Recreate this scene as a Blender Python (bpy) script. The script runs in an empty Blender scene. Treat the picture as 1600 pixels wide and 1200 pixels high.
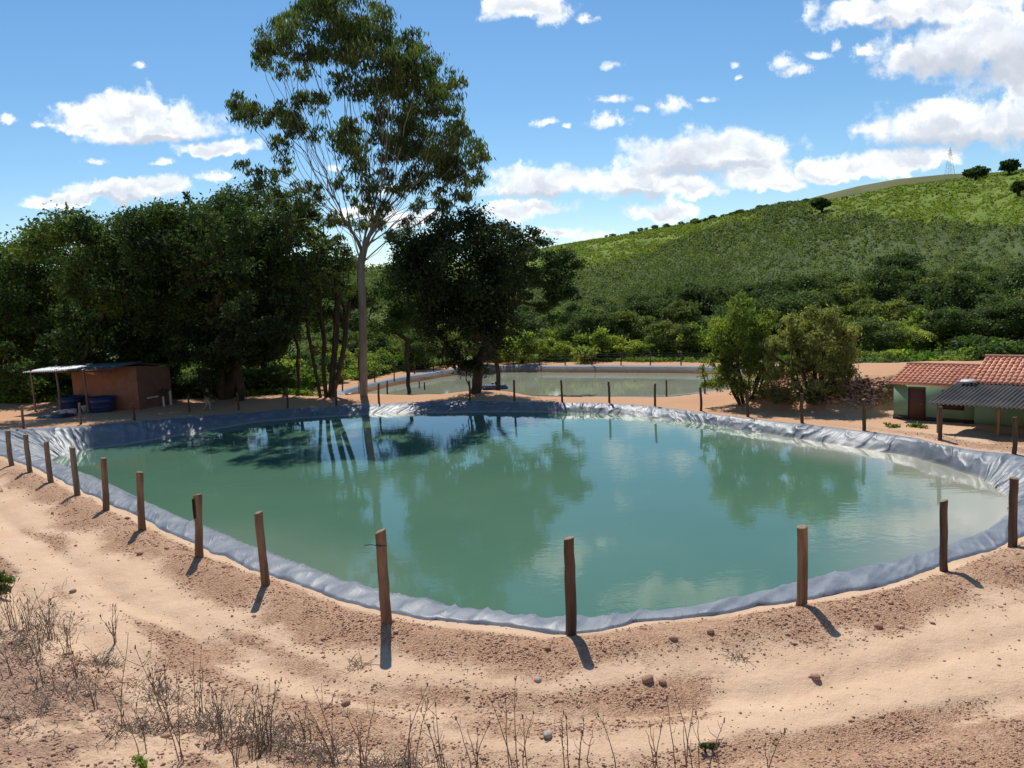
import bpy, math, random
import numpy as np
from mathutils import Matrix, Vector

SC = bpy.context.scene
COL = SC.collection
rng = np.random.default_rng(7)
random.seed(7)

# ------------------------------------------------------------------ camera
F = 1200.0                      # focal length in pixels of a 1600 wide frame
HC = 8.0                        # eye height over the pond water
PITCH = math.atan(139 / 1200)
ROLL = math.radians(2.7)
Rm = Matrix.Rotation(math.pi / 2 - PITCH, 3, 'X') @ Matrix.Rotation(-ROLL, 3, 'Z')
RN = np.array(Rm)
CAM = np.array([0.0, 0.0, HC])


def ray(px, py):
    return RN @ np.array([(px - 800) / F, (600 - py) / F, -1.0])


def at_z(px, py, z):
    d = ray(px, py)
    return CAM + d * ((z - HC) / d[2])


def at_y(px, py, Y):
    d = ray(px, py)
    return CAM + d * (Y / d[1])


def proj(P):
    q = (np.asarray(P) - CAM) @ RN
    w = np.where(-q[..., 2] > 1e-3, -q[..., 2], 1e-3)
    return 800 + F * q[..., 0] / w, 600 - F * q[..., 1] / w


cam_d = bpy.data.cameras.new('camera')
cam_d.sensor_width = 36.0
cam_d.lens = 36.0 * F / 1600
cam_d.clip_end = 6000
cam_d.clip_start = 0.1
cam = bpy.data.objects.new('camera', cam_d)
COL.objects.link(cam)
cam.matrix_world = Matrix.Translation((0, 0, HC)) @ Rm.to_4x4()
SC.camera = cam

# ------------------------------------------------------------------ noise
_perm = np.random.default_rng(3).permutation(4096)


def _h(ix, iy):
    return _perm[(_perm[ix & 4095] + iy) & 4095] / 4095.0


def noise2(x, y):
    x = np.asarray(x, float); y = np.asarray(y, float)
    x, y = np.broadcast_arrays(x, y)
    ix = np.floor(x).astype(int); iy = np.floor(y).astype(int)
    fx = x - ix; fy = y - iy
    fx = fx * fx * (3 - 2 * fx); fy = fy * fy * (3 - 2 * fy)
    a = _h(ix, iy); b = _h(ix + 1, iy); c = _h(ix, iy + 1); d = _h(ix + 1, iy + 1)
    return (a + (b - a) * fx) * (1 - fy) + (c + (d - c) * fx) * fy


def fbm(x, y, o=4):
    s = 0; a = 0.5; t = 0
    for k in range(o):
        s = s + a * noise2(x * 2 ** k + 17.3 * k, y * 2 ** k + 9.1 * k); t += a; a *= 0.5
    return s / t


def sstep(a, b, x):
    t = np.clip((np.asarray(x, float) - a) / (b - a), 0, 1)
    return t * t * (3 - 2 * t)


# ------------------------------------------------------------------ mesh helpers
def mesh(name, parts, smooth=False, attrs=None):
    """parts: list of (V, F) or (V, F, material index); F an (M, k) int array."""
    Vs, loops, starts, totals, mi = [], [], [], [], []
    off = 0; ls = 0
    for p in parts:
        V = np.asarray(p[0], np.float32).reshape(-1, 3); Fc = np.asarray(p[1], np.int64)
        if len(Fc) == 0:
            Vs.append(V); off += len(V); continue
        k = Fc.shape[1]
        Vs.append(V); loops.append((Fc + off).ravel())
        starts.append(ls + np.arange(len(Fc)) * k); totals.append(np.full(len(Fc), k))
        mi.append(np.full(len(Fc), p[2] if len(p) > 2 else 0))
        ls += len(Fc) * k; off += len(V)
    V = np.concatenate(Vs); L = np.concatenate(loops)
    me = bpy.data.meshes.new(name)
    me.vertices.add(len(V)); me.vertices.foreach_set('co', V.ravel())
    me.loops.add(len(L)); me.loops.foreach_set('vertex_index', L.astype(np.int32))
    S = np.concatenate(starts).astype(np.int32)
    me.polygons.add(len(S)); me.polygons.foreach_set('loop_start', S)
    me.polygons.foreach_set('loop_total', np.concatenate(totals).astype(np.int32))
    me.polygons.foreach_set('material_index', np.concatenate(mi).astype(np.int32))
    if smooth:
        me.polygons.foreach_set('use_smooth', np.ones(len(S), bool))
    for an, av in (attrs or {}).items():
        a = me.attributes.new(an, 'FLOAT', 'POINT'); a.data.foreach_set('value', np.asarray(av, np.float32).ravel())
    me.update(calc_edges=True)
    return me


def obj(name, me, mat=None, parent=None, **props):
    o = bpy.data.objects.new(name, me)
    COL.objects.link(o)
    if mat is not None and me is not None:
        for m in (mat if isinstance(mat, (list, tuple)) else [mat]):
            me.materials.append(m)
    if parent is not None:
        o.parent = parent
    for k, v in props.items():
        o[k] = v
    return o


def thing(name, label, cat, loc=(0, 0, 0), rz=0.0, group=None):
    o = bpy.data.objects.new(name, None); COL.objects.link(o)
    o.empty_display_size = 0.2
    o.location = [float(v) for v in loc]; o.rotation_euler = (0, 0, rz)
    o['label'] = label; o['category'] = cat
    if group:
        o['group'] = group
    return o


def tag(o, label, cat, group=None, kind=None):
    o['label'] = label; o['category'] = cat
    if group: o['group'] = group
    if kind: o['kind'] = kind
    return o


def tube(P, r, k=6, cap=True):
    P = np.asarray(P, float); n = len(P)
    r = np.broadcast_to(np.asarray(r, float), (n,))
    T = np.gradient(P, axis=0)
    T /= np.linalg.norm(T, axis=1)[:, None] + 1e-9
    ref = np.array([1.0, 0, 0]) if abs(T[0][0]) < 0.8 else np.array([0, 1.0, 0])
    V = np.zeros((n, k, 3)); a = np.arange(k) * 2 * math.pi / k
    for i in range(n):
        u = ref - T[i] * ref.dot(T[i]); u /= np.linalg.norm(u) + 1e-9; ref = u
        w = np.cross(T[i], u)
        V[i] = P[i] + r[i] * (np.cos(a)[:, None] * u + np.sin(a)[:, None] * w)
    i = np.arange(n - 1)[:, None] * k; j = np.arange(k)[None, :]; j2 = (j + 1) % k
    Fq = np.stack([i + j, i + j2, i + k + j2, i + k + j], -1).reshape(-1, 4)
    out = [(V.reshape(-1, 3), Fq)]
    if cap:
        out.append((V[-1], np.arange(k)[None, :]))
        out.append((V[0], np.arange(k)[None, ::-1]))
    return out


def box(c, s, rz=0.0, bev=0.0):
    """bevelled box, centre c, size s"""
    x, y, z = [v / 2 for v in s]
    b = min(bev, x * .9, y * .9, z * .9)
    if b <= 0:
        V = np.array([(sx * x, sy * y, sz * z) for sz in (-1, 1) for sy in (-1, 1) for sx in (-1, 1)], float)
        Fc = np.array([(0, 2, 3, 1), (4, 5, 7, 6), (0, 1, 5, 4), (2, 6, 7, 3), (0, 4, 6, 2), (1, 3, 7, 5)])
        Fs = [(V, Fc)]
    else:
        ring = []
        for zz, e in ((-z, b), (-z + b, 0), (z - b, 0), (z, b)):
            ax, ay = x - e, y - e
            cb = b
            ring.append([(ax - cb, -ay, zz), (ax, -ay + cb, zz), (ax, ay - cb, zz), (ax - cb, ay, zz),
                         (-ax + cb, ay, zz), (-ax, ay - cb, zz), (-ax, -ay + cb, zz), (-ax + cb, -ay, zz)])
        V = np.array(ring, float).reshape(-1, 3)
        q = []
        for i in range(3):
            for j in range(8):
                q.append((i * 8 + j, i * 8 + (j + 1) % 8, i * 8 + 8 + (j + 1) % 8, i * 8 + 8 + j))
        Fs = [(V, np.array(q)), (V[24:32], np.arange(8)[None, :]), (V[0:8], np.arange(8)[None, ::-1])]
    cz, sz_ = math.cos(rz), math.sin(rz)
    M = np.array([[cz, -sz_, 0], [sz_, cz, 0], [0, 0, 1]])
    return [(v @ M.T + np.array(c, float), f) for v, f in Fs]


def lathe(prof, k=24, c=(0, 0, 0)):
    P = np.array(prof, float); n = len(P); a = np.arange(k) * 2 * math.pi / k
    V = np.stack([P[:, 0:1] * np.cos(a), P[:, 0:1] * np.sin(a), np.repeat(P[:, 1:2], k, 1)], -1) + np.array(c, float)
    i = np.arange(n - 1)[:, None] * k; j = np.arange(k)[None, :]; j2 = (j + 1) % k
    Fq = np.stack([i + j, i + j2, i + k + j2, i + k + j], -1).reshape(-1, 4)
    return [(V.reshape(-1, 3), Fq)]


# ------------------------------------------------------------------ materials
class NT:
    def __init__(self, tree):
        self.t = tree; self.n = tree.nodes; self.l = tree.links

    def new(self, typ, _props=None, **inp):
        nd = self.n.new(typ)
        for k, v in (_props or {}).items():
            setattr(nd, k, v)
        for k, v in inp.items():
            key = int(k[1:]) if k[0] == 'i' and k[1:].isdigit() else k.replace('_', ' ')
            s = nd.inputs[key]
            if hasattr(v, 'is_output') and v.is_output:
                self.l.new(v, s)
            else:
                s.default_value = v
        return nd

    def math(self, op, a, b=None, c=None, clamp=False):
        nd = self.n.new('ShaderNodeMath'); nd.operation = op; nd.use_clamp = clamp
        for i, v in enumerate((a, b, c)):
            if v is None: continue
            if hasattr(v, 'is_output'): self.l.new(v, nd.inputs[i])
            else: nd.inputs[i].default_value = v
        return nd.outputs[0]

    def vmath(self, op, a, b=None, c=None):
        nd = self.n.new('ShaderNodeVectorMath'); nd.operation = op
        for i, v in enumerate((a, b, c)):
            if v is None: continue
            if hasattr(v, 'is_output'): self.l.new(v, nd.inputs[i])
            else: nd.inputs[i].default_value = v
        return nd.outputs['Value'] if op in ('LENGTH', 'DOT_PRODUCT', 'DISTANCE') else nd.outputs[0]

    def mix(self, f, a, b, blend='MIX'):
        nd = self.n.new('ShaderNodeMix'); nd.data_type = 'RGBA'; nd.blend_type = blend
        for s, v in ((nd.inputs[0], f), (nd.inputs[6], a), (nd.inputs[7], b)):
            if hasattr(v, 'is_output'): self.l.new(v, s)
            else: s.default_value = v if not isinstance(v, (tuple, list)) else (*v[:3], 1)
        return nd.outputs[2]

    def ramp(self, f, *stops):
        nd = self.n.new('ShaderNodeMapRange'); nd.interpolation_type = 'SMOOTHSTEP'
        self.l.new(f, nd.inputs[0])
        nd.inputs[1].default_value, nd.inputs[2].default_value = stops[0], stops[1]
        nd.inputs[3].default_value, nd.inputs[4].default_value = (stops[2], stops[3]) if len(stops) > 2 else (0, 1)
        return nd.outputs[0]

    def noise(self, vec, scale, detail=4, rough=0.55, dist=0.0):
        nd = self.new('ShaderNodeTexNoise', Scale=scale, Detail=detail, Roughness=rough, Distortion=dist)
        if vec is not None: self.l.new(vec, nd.inputs['Vector'])
        return nd.outputs['Fac']

    def attr(self, name):
        nd = self.n.new('ShaderNodeAttribute'); nd.attribute_name = name
        return nd.outputs['Fac']

    def scale(self, vec, s):
        nd = self.n.new('ShaderNodeMapping'); self.l.new(vec, nd.inputs[0]); nd.inputs['Scale'].default_value = s
        return nd.outputs[0]


def mat(name):
    m = bpy.data.materials.new(name); m.use_nodes = True
    m.node_tree.nodes.clear()
    t = NT(m.node_tree)
    out = t.n.new('ShaderNodeOutputMaterial')
    t.out = out.inputs['Surface']
    tc = t.n.new('ShaderNodeTexCoord')
    t.co = tc.outputs['Object']; t.gen = tc.outputs['Generated']
    t.pos = t.n.new('ShaderNodeNewGeometry').outputs['Position']
    return m, t


def principled(t, color, rough=0.6, spec=0.4, bump=None, bstr=0.4, bdist=0.02, metal=0.0):
    p = t.n.new('ShaderNodeBsdfPrincipled')
    for key, v in (('Base Color', color), ('Roughness', rough), ('Specular IOR Level', spec), ('Metallic', metal)):
        if hasattr(v, 'is_output'): t.l.new(v, p.inputs[key])
        else: p.inputs[key].default_value = (*v[:3], 1) if isinstance(v, (tuple, list)) else v
    if bump is not None:
        b = t.new('ShaderNodeBump', Strength=bstr, Distance=bdist); t.l.new(bump, b.inputs['Height'])
        t.l.new(b.outputs[0], p.inputs['Normal'])
    t.l.new(p.outputs[0], t.out)
    return p


def simple(name, c1, c2=None, scale=6.0, rough=0.7, spec=0.3, bstr=0.3, bdist=0.01, stretch=(1, 1, 1), metal=0.0, detail=5):
    m, t = mat(name)
    n = t.noise(t.scale(t.co, stretch), scale, detail)
    col = t.mix(t.ramp(n, .3, .7), c1, c2 or tuple(v * .7 for v in c1))
    principled(t, col, rough, spec, n, bstr, bdist, metal)
    return m


def leaf_mat(name, c1, c2, trans=0.3, tcol=None, rough=0.5, c3=None):
    m, t = mat(name)
    g = t.n.new('ShaderNodeNewGeometry')
    oi = t.n.new('ShaderNodeObjectInfo')
    col = t.mix(g.outputs['Random Per Island'], c1, c2)
    n = t.noise(t.pos, .5, 3)
    col = t.mix(t.ramp(n, .45, .66), col, c3 or tuple(v * 1.5 for v in c2))
    hs = t.new('ShaderNodeHueSaturation', Color=col)
    t.l.new(t.math('MULTIPLY_ADD', oi.outputs['Random'], .5, .75), hs.inputs['Value'])
    t.l.new(t.math('MULTIPLY_ADD', oi.outputs['Random'], -.03, .515), hs.inputs['Hue'])
    col = hs.outputs[0]
    p = principled(t, col, rough + .1, .13)
    tr = t.n.new('ShaderNodeBsdfTranslucent')
    tc = t.mix(1.0, col, tcol or (1.5, 1.6, .6), 'MULTIPLY'); t.l.new(tc, tr.inputs[0])
    mx = t.n.new('ShaderNodeMixShader'); mx.inputs[0].default_value = trans
    t.l.new(p.outputs[0], mx.inputs[1]); t.l.new(tr.outputs[0], mx.inputs[2]); t.l.new(mx.outputs[0], t.out)
    return m


M = {}
M['leaf_dark'] = leaf_mat('dark_broadleaf', (.030, .055, .027), (.055, .092, .036), .3, c3=(.105, .165, .045))
M['leaf_mango'] = leaf_mat('mango_leaf', (.024, .040, .02), (.040, .060, .028), .22, c3=(.08, .115, .045))
M['leaf_mid'] = leaf_mat('mid_broadleaf', (.045, .082, .028), (.085, .135, .04), .34, c3=(.14, .20, .05))
M['leaf_euc'] = leaf_mat('eucalypt_leaf', (.048, .076, .042), (.088, .118, .052), .4, tcol=(1.25, 1.5, .7), c3=(.14, .165, .055))
M['leaf_bush'] = leaf_mat('bush_leaf', (.12, .17, .05), (.20, .25, .07), .5, c3=(.29, .34, .075))
M['leaf_olive'] = leaf_mat('olive_bush_leaf', (.145, .165, .075), (.225, .235, .10), .48, c3=(.29, .30, .12))
M['leaf_bright'] = leaf_mat('bright_leaf', (.09, .17, .025), (.14, .24, .035), .4, c3=(.16, .28, .04))
M['leaf_forest'] = leaf_mat('forest_leaf', (.055, .09, .04), (.11, .15, .06), .3, c3=(.13, .185, .06))
M['leaf_scrub'] = leaf_mat('scrub_leaf', (.10, .135, .045), (.18, .21, .07), .32, c3=(.23, .26, .08))
M['bark'] = simple('rough_bark', (.09, .07, .055), (.04, .032, .026), 5, .85, .2, .8, .03, (1, 1, .25))
M['bark_pale'] = simple('smooth_pale_bark', (.34, .31, .285), (.21, .19, .17), 2.2, .75, .25, .35, .02, (1, 1, .22))
M['wood'] = simple('weathered_wood', (.30, .195, .12), (.15, .095, .06), 9, .8, .25, .7, .012, (1, 1, .12))
M['wood_grey'] = simple('grey_weathered_wood', (.27, .215, .165), (.14, .11, .085), 9, .85, .2, .7, .012, (1, 1, .12))
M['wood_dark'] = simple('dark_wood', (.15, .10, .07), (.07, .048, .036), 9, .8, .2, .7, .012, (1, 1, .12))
M['cut_wood'] = simple('cut_wood_end', (.36, .26, .17), (.2, .14, .09), 14, .8, .2, .3, .005)
M['wire'] = simple('rusty_wire', (.08, .06, .05), (.04, .03, .03), 30, .6, .4)

# ------------------------------------------------------------------ pond outlines
# (outer px, outer py, rim z, second px, second py, kind)  kind 'w': second is the waterline, 'c': second is the crest of the rim
ST = [
    (800, 629, .47, 800, 644, 'w'), (875, 630, .52, 887, 645, 'w'), (950, 632, .47, 965, 648, 'w'), (1025, 637, .45, 1045, 656, 'w'),
    (1100, 647, .45, 1120, 666, 'w'), (1200, 659, .5, 1205, 679, 'w'), (1275, 667, .52, 1275, 690, 'w'), (1350, 676, .56, 1350, 702, 'w'),
    (1425, 687, .62, 1425, 714, 'w'), (1500, 703, .68, 1505, 738, 'w'), (1600, 717, .78, 1550, 758, 'w'), (1690, 750, .9, 1576, 785, 'w'),
    (1670, 800, 1.0, 1566, 812, 'w'), (1600, 835, 1.1, 1585, 812, 'c'), (1520, 862, 1.18, 1507, 842, 'c'), (1420, 897, 1.22, 1423, 870, 'c'),
    (1325, 922, 1.25, 1325, 893, 'c'), (1200, 942, 1.25, 1200, 922, 'c'), (1112, 959, 1.25, 1110, 942, 'c'), (1025, 966, 1.25, 1020, 953, 'c'),
    (882, 985, 1.25, 882, 966, 'c'), (800, 978, 1.25, 800, 959, 'c'), (675, 966, 1.25, 680, 941, 'c'), (540, 935, 1.25, 540, 909, 'c'),
    (480, 911, 1.25, 486, 889, 'c'), (410, 889, 1.25, 414, 861, 'c'), (337, 861, 1.25, 345, 834, 'c'), (262, 827, 1.25, 266, 802, 'c'),
    (205, 800, 1.25, 215, 781, 'c'), (140, 770, 1.25, 148, 748, 'c'), (82, 742, 1.25, 98, 728, 'c'), (25, 717, 1.25, 48, 710, 'c'),
    (-30, 700, 1.25, 10, 698, 'c'), (-55, 686, 1.25, 66, 722, 'w'), (-25, 677, 1.25, 82, 716, 'w'), (37, 672, 1.22, 98, 711, 'w'),
    (85, 669, 1.2, 118, 706, 'w'), (135, 667, 1.15, 150, 700, 'w'), (185, 663, 1.08, 200, 694, 'w'), (275, 655, .82, 278, 681, 'w'),
    (400, 645, .48, 402, 660, 'w'), (500, 637, .42, 505, 652, 'w'), (600, 632, .42, 602, 647, 'w'), (712, 628, .45, 712, 645, 'w')]


def catmull(P, n):
    P = np.asarray(P, float); m = len(P)
    t = np.arange(n) * m / n; i = t.astype(int); f = (t - i)[:, None]
    a, b, c, d = P[(i - 1) % m], P[i % m], P[(i + 1) % m], P[(i + 2) % m]
    return .5 * (2 * b + (c - a) * f + (2 * a - 5 * b + 4 * c - d) * f ** 2 + (3 * b - a - 3 * c + d) * f ** 3)


def arc(P, n):
    """uniform arc-length sample parameters of a closed curve"""
    D = np.linalg.norm(np.roll(P, -1, 0) - P, axis=1); s = np.concatenate([[0], np.cumsum(D)])
    return np.interp(np.arange(n) * s[-1] / n, s, np.arange(len(P) + 1)), s[-1]


def take(P, u):
    i = u.astype(int); f = (u - i)[:, None]; m = len(P)
    return P[i % m] * (1 - f) + P[(i + 1) % m] * f


O0 = np.array([at_z(s[0], s[1], s[2]) for s in ST])
cen = O0.mean(0)
tan = np.roll(O0, -1, 0) - np.roll(O0, 1, 0)
nin = np.stack([tan[:, 1], -tan[:, 0], 0 * tan[:, 0]], 1); nin /= np.linalg.norm(nin, axis=1)[:, None]
if ((cen - O0) * nin).sum() < 0: nin = -nin
I0 = np.zeros_like(O0); W0 = np.zeros_like(O0)
for k, s in enumerate(ST):
    if s[5] == 'w':
        W0[k] = at_z(s[3], s[4], 0.0)
        I0[k] = O0[k] * .75 + W0[k] * .25; I0[k][2] = s[2] * .98
    else:
        I0[k] = at_z(s[3], s[4], s[2] + .06)
        W0[k] = I0[k] + nin[k] * s[2] * 1.25; W0[k][2] = 0
Of, If, Wf = catmull(O0, 3000), catmull(I0, 3000), catmull(W0, 3000)
NS = 2400
u_, PER = arc(Of, NS)
O, I, Wt = take(Of, u_), take(If, u_), take(Wf, u_)
along = np.arange(NS) * PER / NS
LOOP1 = O[::6]                                   # 400 stations

O2px = [(1175, 578), (1100, 573), (1000, 572), (900, 572), (800, 572), (715, 576), (660, 584), (610, 592), (565, 602), (528, 613), (555, 622),
        (620, 622), (700, 620), (800, 619), (884, 620), (960, 621), (1045, 619), (1125, 610), (1190, 600), (1212, 588)]
R2 = -.5; Z2 = -1.15
O2 = catmull([at_z(x, y, R2) for x, y in O2px], 1200)
u2, PER2 = arc(O2, 900)
O2 = take(O2, u2)
LOOP2 = O2[::5]


def signed(X, Y, loop):
    """signed distance (outside positive) to a closed loop, index of the nearest station"""
    n = len(X); d = np.zeros(n); idx = np.zeros(n, int); ins = np.zeros(n, bool)
    A = loop[:, :2]; B = np.roll(A, -1, 0)
    for s in range(0, n, 20000):
        x = X[s:s + 20000, None]; y = Y[s:s + 20000, None]
        ab = B - A
        t = np.clip(((x - A[:, 0]) * ab[:, 0] + (y - A[:, 1]) * ab[:, 1]) / (ab ** 2).sum(1), 0, 1)
        q = (A[:, 0] + t * ab[:, 0] - x) ** 2 + (A[:, 1] + t * ab[:, 1] - y) ** 2
        i = q.argmin(1); idx[s:s + 20000] = i; d[s:s + 20000] = np.sqrt(q[np.arange(len(i)), i])
        c = ((A[:, 1] > y) != (B[:, 1] > y)) & (x < (B[:, 0] - A[:, 0]) * (y - A[:, 1]) / (B[:, 1] - A[:, 1] + 1e-12) + A[:, 0])
        ins[s:s + 20000] = c.sum(1) % 2 == 1
    return np.where(ins, -d, d), idx


# ------------------------------------------------------------------ ground height
UH = np.array([.7071, -.7071]); VH = np.array([.7071, .7071]); PH = np.array([20.3, 40.5])   # house frame
FOOT = np.array([at_z(x, y, 1.25)[:2] for x, y in [(-900, 830), (-300, 880), (-60, 905), (10, 935), (70, 990), (160, 1045), (300, 1095), (450, 1135), (700, 1190), (1000, 1250), (1500, 1330), (2300, 1500)]])
ctrl = [tuple(p) for p in O[::60]]
ctrl += [tuple(p) for p in O2[::60]]
for x, y, z in [(-34, 60, .8), (-28, 58, .8), (-40, 66, .9), (-30, 70, .8), (-12, 61, .62), (-3, 60.5, .55), (-8, 66, .2), (-18, 58, .72), (-22, 64, .6), (20, 40, .5), (24, 36, .55),
                (30, 30, .7), (28, 26, .8), (36, 30, .7), (17, 45, .5), (12, 50, .4), (40, 40, .6), (60, 60, 0), (30, 70, -.4), (0, 98, -.4), (40, 100, -.3), (-40, 100, 1.5), (-70, 80, 2), (-60, 50, 1.5),
                (-35, 30, 1.3), (-50, 20, 1.6), (-20, 14, 1.25), (0, 12, 1.25), (0, 5, 1.25), (12, 10, 1.25), (22, 14, 1.2), (15, 3, 1.3), (-10, 3, 1.3), (0, -20, 1.3), (40, 0, 1.3), (-40, -10, 1.6)]:
    ctrl.append((x, y, z))
ctrl = np.array(ctrl)


def bank(X, Y):
    # distance behind the foot line of the slope the photographer stands on
    d = np.full(len(X), 1e9); side = np.zeros(len(X))
    for a, b in zip(FOOT[:-1], FOOT[1:]):
        ab = b - a; t = np.clip(((X - a[0]) * ab[0] + (Y - a[1]) * ab[1]) / ab.dot(ab), 0, 1)
        dd = np.hypot(X - a[0] - t * ab[0], Y - a[1] - t * ab[1])
        sgn = ab[0] * (Y - a[1]) - ab[1] * (X - a[0])
        m = dd < d; d[m] = dd[m]; side[m] = sgn[m]
    return np.where(side < 0, d, -d)


def ground_z(X, Y, full=False):
    X = np.asarray(X, float).ravel(); Y = np.asarray(Y, float).ravel()
    z = np.zeros(len(X))
    for s in range(0, len(X), 40000):
        q = (X[s:s + 40000, None] - ctrl[:, 0]) ** 2 + (Y[s:s + 40000, None] - ctrl[:, 1]) ** 2
        w = 1 / (q + 1.5) ** 1.6
        z[s:s + 40000] = (w * ctrl[:, 2]).sum(1) / w.sum(1)
    s1, i1 = signed(X, Y, LOOP1); s2, i2 = signed(X, Y, LOOP2)
    r1 = LOOP1[i1, 2]
    z = z + (r1 - z) * (1 - sstep(.6, 3.0, np.abs(s1)))
    z = z + (R2 - z) * (1 - sstep(.6, 3.0, np.abs(s2)))
    near = sstep(44, 30, Y)
    n1 = fbm(X * .55, Y * .55, 4)
    z = z + near * np.exp(-((s1 - 1.0) / .55) ** 2) * (.07 + .2 * n1)              # spoil ridge outside the liner
    z = z + (fbm(X * .25 + 40, Y * .25, 3) - .5) * .22 * sstep(.5, 2.5, np.abs(s1))
    z = z + near * (fbm(X * 2.6, Y * 2.6, 3) - .5) * .07 * sstep(.1, .6, s1)
    # wheel ruts that follow the rim
    z = z - near * .09 * (np.exp(-((s1 - 2.9 - .3 * n1) / .3) ** 2) + np.exp(-((s1 - 4.5 - .3 * n1) / .3) ** 2))
    # slope of the photographer's bank
    b = bank(X, Y)
    z = z + np.where(b > 0, .30 * b + .10 * np.clip(b - 4, 0, 6), 0) * 1.0 + np.exp(-(b / .6) ** 2) * .03
    z = z + sstep(0, .6, b) * (fbm(X * 1.9 + 7, Y * 1.9, 4) - .5) * .25
    # excavated platform behind the house
    u = (X - PH[0]) * UH[0] + (Y - PH[1]) * UH[1]; v = (X - PH[0]) * VH[0] + (Y - PH[1]) * VH[1]
    e0 = .4 + 5.8 * sstep(-1.7, -.2, u)
    pl = sstep(e0, e0 + 3.0 + 1.2 * n1, v) * sstep(-11, -7.5, u) * sstep(24, 16, v)
    z = z + pl * 1.75
    face = sstep(.02, .3, pl) * sstep(1.0, .8, pl)
    z = z + face * (fbm(X * 1.6, Y * 1.6, 4) - .5) * .7
    hb = ((u > -.25) & (u < 13) & (v > -.25) & (v < 6.0))
    z = np.where(hb, np.minimum(z, .5), z)
    z = np.where(s1 < 0, np.minimum(z, r1 - .04 - 2.2 * np.clip(-s1 - .1, 0, 1.2)), z)
    z = np.where(s2 < 0, np.minimum(z, R2 - .05 - 1.8 * np.clip(-s2 - .1, 0, 1.2)), z)
    far = np.hypot(X, Y)
    z = z - sstep(180, 400, far) * 3.0
    if full:
        return z, s1, i1, s2, b, pl, face
    return z


def gz(x, y):
    return float(ground_z([x], [y])[0])


# ground sheet: polar grid, dense in front of the camera
az = np.concatenate([np.linspace(-180, -46, 40), np.linspace(-45, 45, 620), np.linspace(46, 180, 40)[:-1]])
az = np.radians(np.concatenate([az, [180.0]]))
rad = np.concatenate([np.geomspace(1.5, 5.5, 8)[:-1], np.geomspace(5.5, 30, 240)[:-1], np.geomspace(30, 120, 170)[:-1], np.geomspace(120, 4000, 24)])
A, Rr = np.meshgrid(az, rad, indexing='ij')
GX = (Rr * np.sin(A)).ravel(); GY = (Rr * np.cos(A)).ravel()
GZ, S1, I1, S2, BK, PL, FACE = ground_z(GX, GY, True)
na, nr = len(az), len(rad)
ii, jj = np.meshgrid(np.arange(na - 1), np.arange(nr - 1), indexing='ij')
ii = ii.ravel(); jj = jj.ravel()
GF = np.stack([ii * nr + jj, ii * nr + jj + 1, (ii + 1) * nr + jj + 1, (ii + 1) * nr + jj], 1)
GFR = np.hypot(GX, GY)
NEAR = sstep(44, 30, GY)
def gravel_mask(X, Y, s1, i1, bk, face):
    al = i1 * PER / 400
    n = fbm(X * .7, Y * .7, 4); n2 = fbm(s1 / .9 + 30, al / 5.0, 3); nL = fbm(X * .22 + 11, Y * .22 + 5, 3)
    near = sstep(44, 30, Y)
    g = sstep(.25, .6, s1 - .5 * (n - .5)) * sstep(2.3, 1.5, s1 - 1.5 * (n - .5)) * (.55 + .6 * n)
    g = np.maximum(g, .95 * sstep(.54, .70, n2 * .65 + nL * .42) * sstep(1.8, 2.6, s1))
    g = np.maximum(g, sstep(0, 1.0, bk) * (.35 + .5 * sstep(.4, .6, n)))
    g = g * near + (1 - near) * .15 * n
    return np.clip(np.maximum(g, face), 0, 1)


GRAV = gravel_mask(GX, GY, S1, I1, BK, FACE)
GRASS = sstep(3.2, 5.5, S2 + 1.5 * (fbm(GX * .3, GY * .3) - .5)) * np.maximum(sstep(80, 86, GY), sstep(62, 66, GY) * sstep(-2, -6, GX)) * (1 - PL)
GRASS = np.maximum(GRASS, sstep(66, 70, GY) * sstep(26, 30, GX) * (1 - PL))
GRASS = np.maximum(GRASS, sstep(120, 130, GFR))
TONE = np.maximum(1 - NEAR, .25 + .6 * sstep(-4, 14, GX) * 0)
g_me = mesh('ground', [(np.stack([GX, GY, GZ], 1), GF)], True, {'gravel': GRAV, 'grass': GRASS, 'tone': TONE, 'face': FACE, 'dark': sstep(.2, 1.2, BK) * sstep(6, -14, GX)})
m, t = mat('sandy_gravel_soil')
g = t.attr('gravel'); gr = t.attr('grass'); tn = t.attr('tone')
nb = t.noise(t.pos, .9, 4); nm = t.noise(t.pos, 7, 5, .65); nf = t.noise(t.pos, 38, 4, .7)
vor = t.new('ShaderNodeTexVoronoi', Scale=16.0); t.l.new(t.pos, vor.inputs['Vector'])
sand = t.mix(t.ramp(nb, .35, .68), (.70, .495, .33), (.61, .40, .25))
sand = t.mix(t.ramp(nf, .35, .75), sand, (.72, .55, .39))
sand = t.mix(t.math('MULTIPLY', tn, .85), sand, (.53, .28, .145))
wv = t.new('ShaderNodeTexNoise', Scale=9.0, Detail=3.0); t.l.new(t.pos, wv.inputs['Vector'])
wpos = t.vmath('MULTIPLY_ADD', wv.outputs['Color'], (.09, .09, .09), t.pos)
vc = t.new('ShaderNodeTexVoronoi', Scale=21.0); t.l.new(wpos, vc.inputs['Vector'])
vc2 = t.new('ShaderNodeTexVoronoi', Scale=52.0); t.l.new(wpos, vc2.inputs['Vector'])
cr = t.n.new('ShaderNodeSeparateColor'); t.l.new(vc.outputs['Color'], cr.inputs[0])
cr2 = t.n.new('ShaderNodeSeparateColor'); t.l.new(vc2.outputs['Color'], cr2.inputs[0])
clod = t.math('ADD', t.ramp(vc.outputs['Distance'], .0, .6, 1, 0), t.math('MULTIPLY', t.ramp(vc2.outputs['Distance'], .0, .6, 1, 0), .5))
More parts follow.
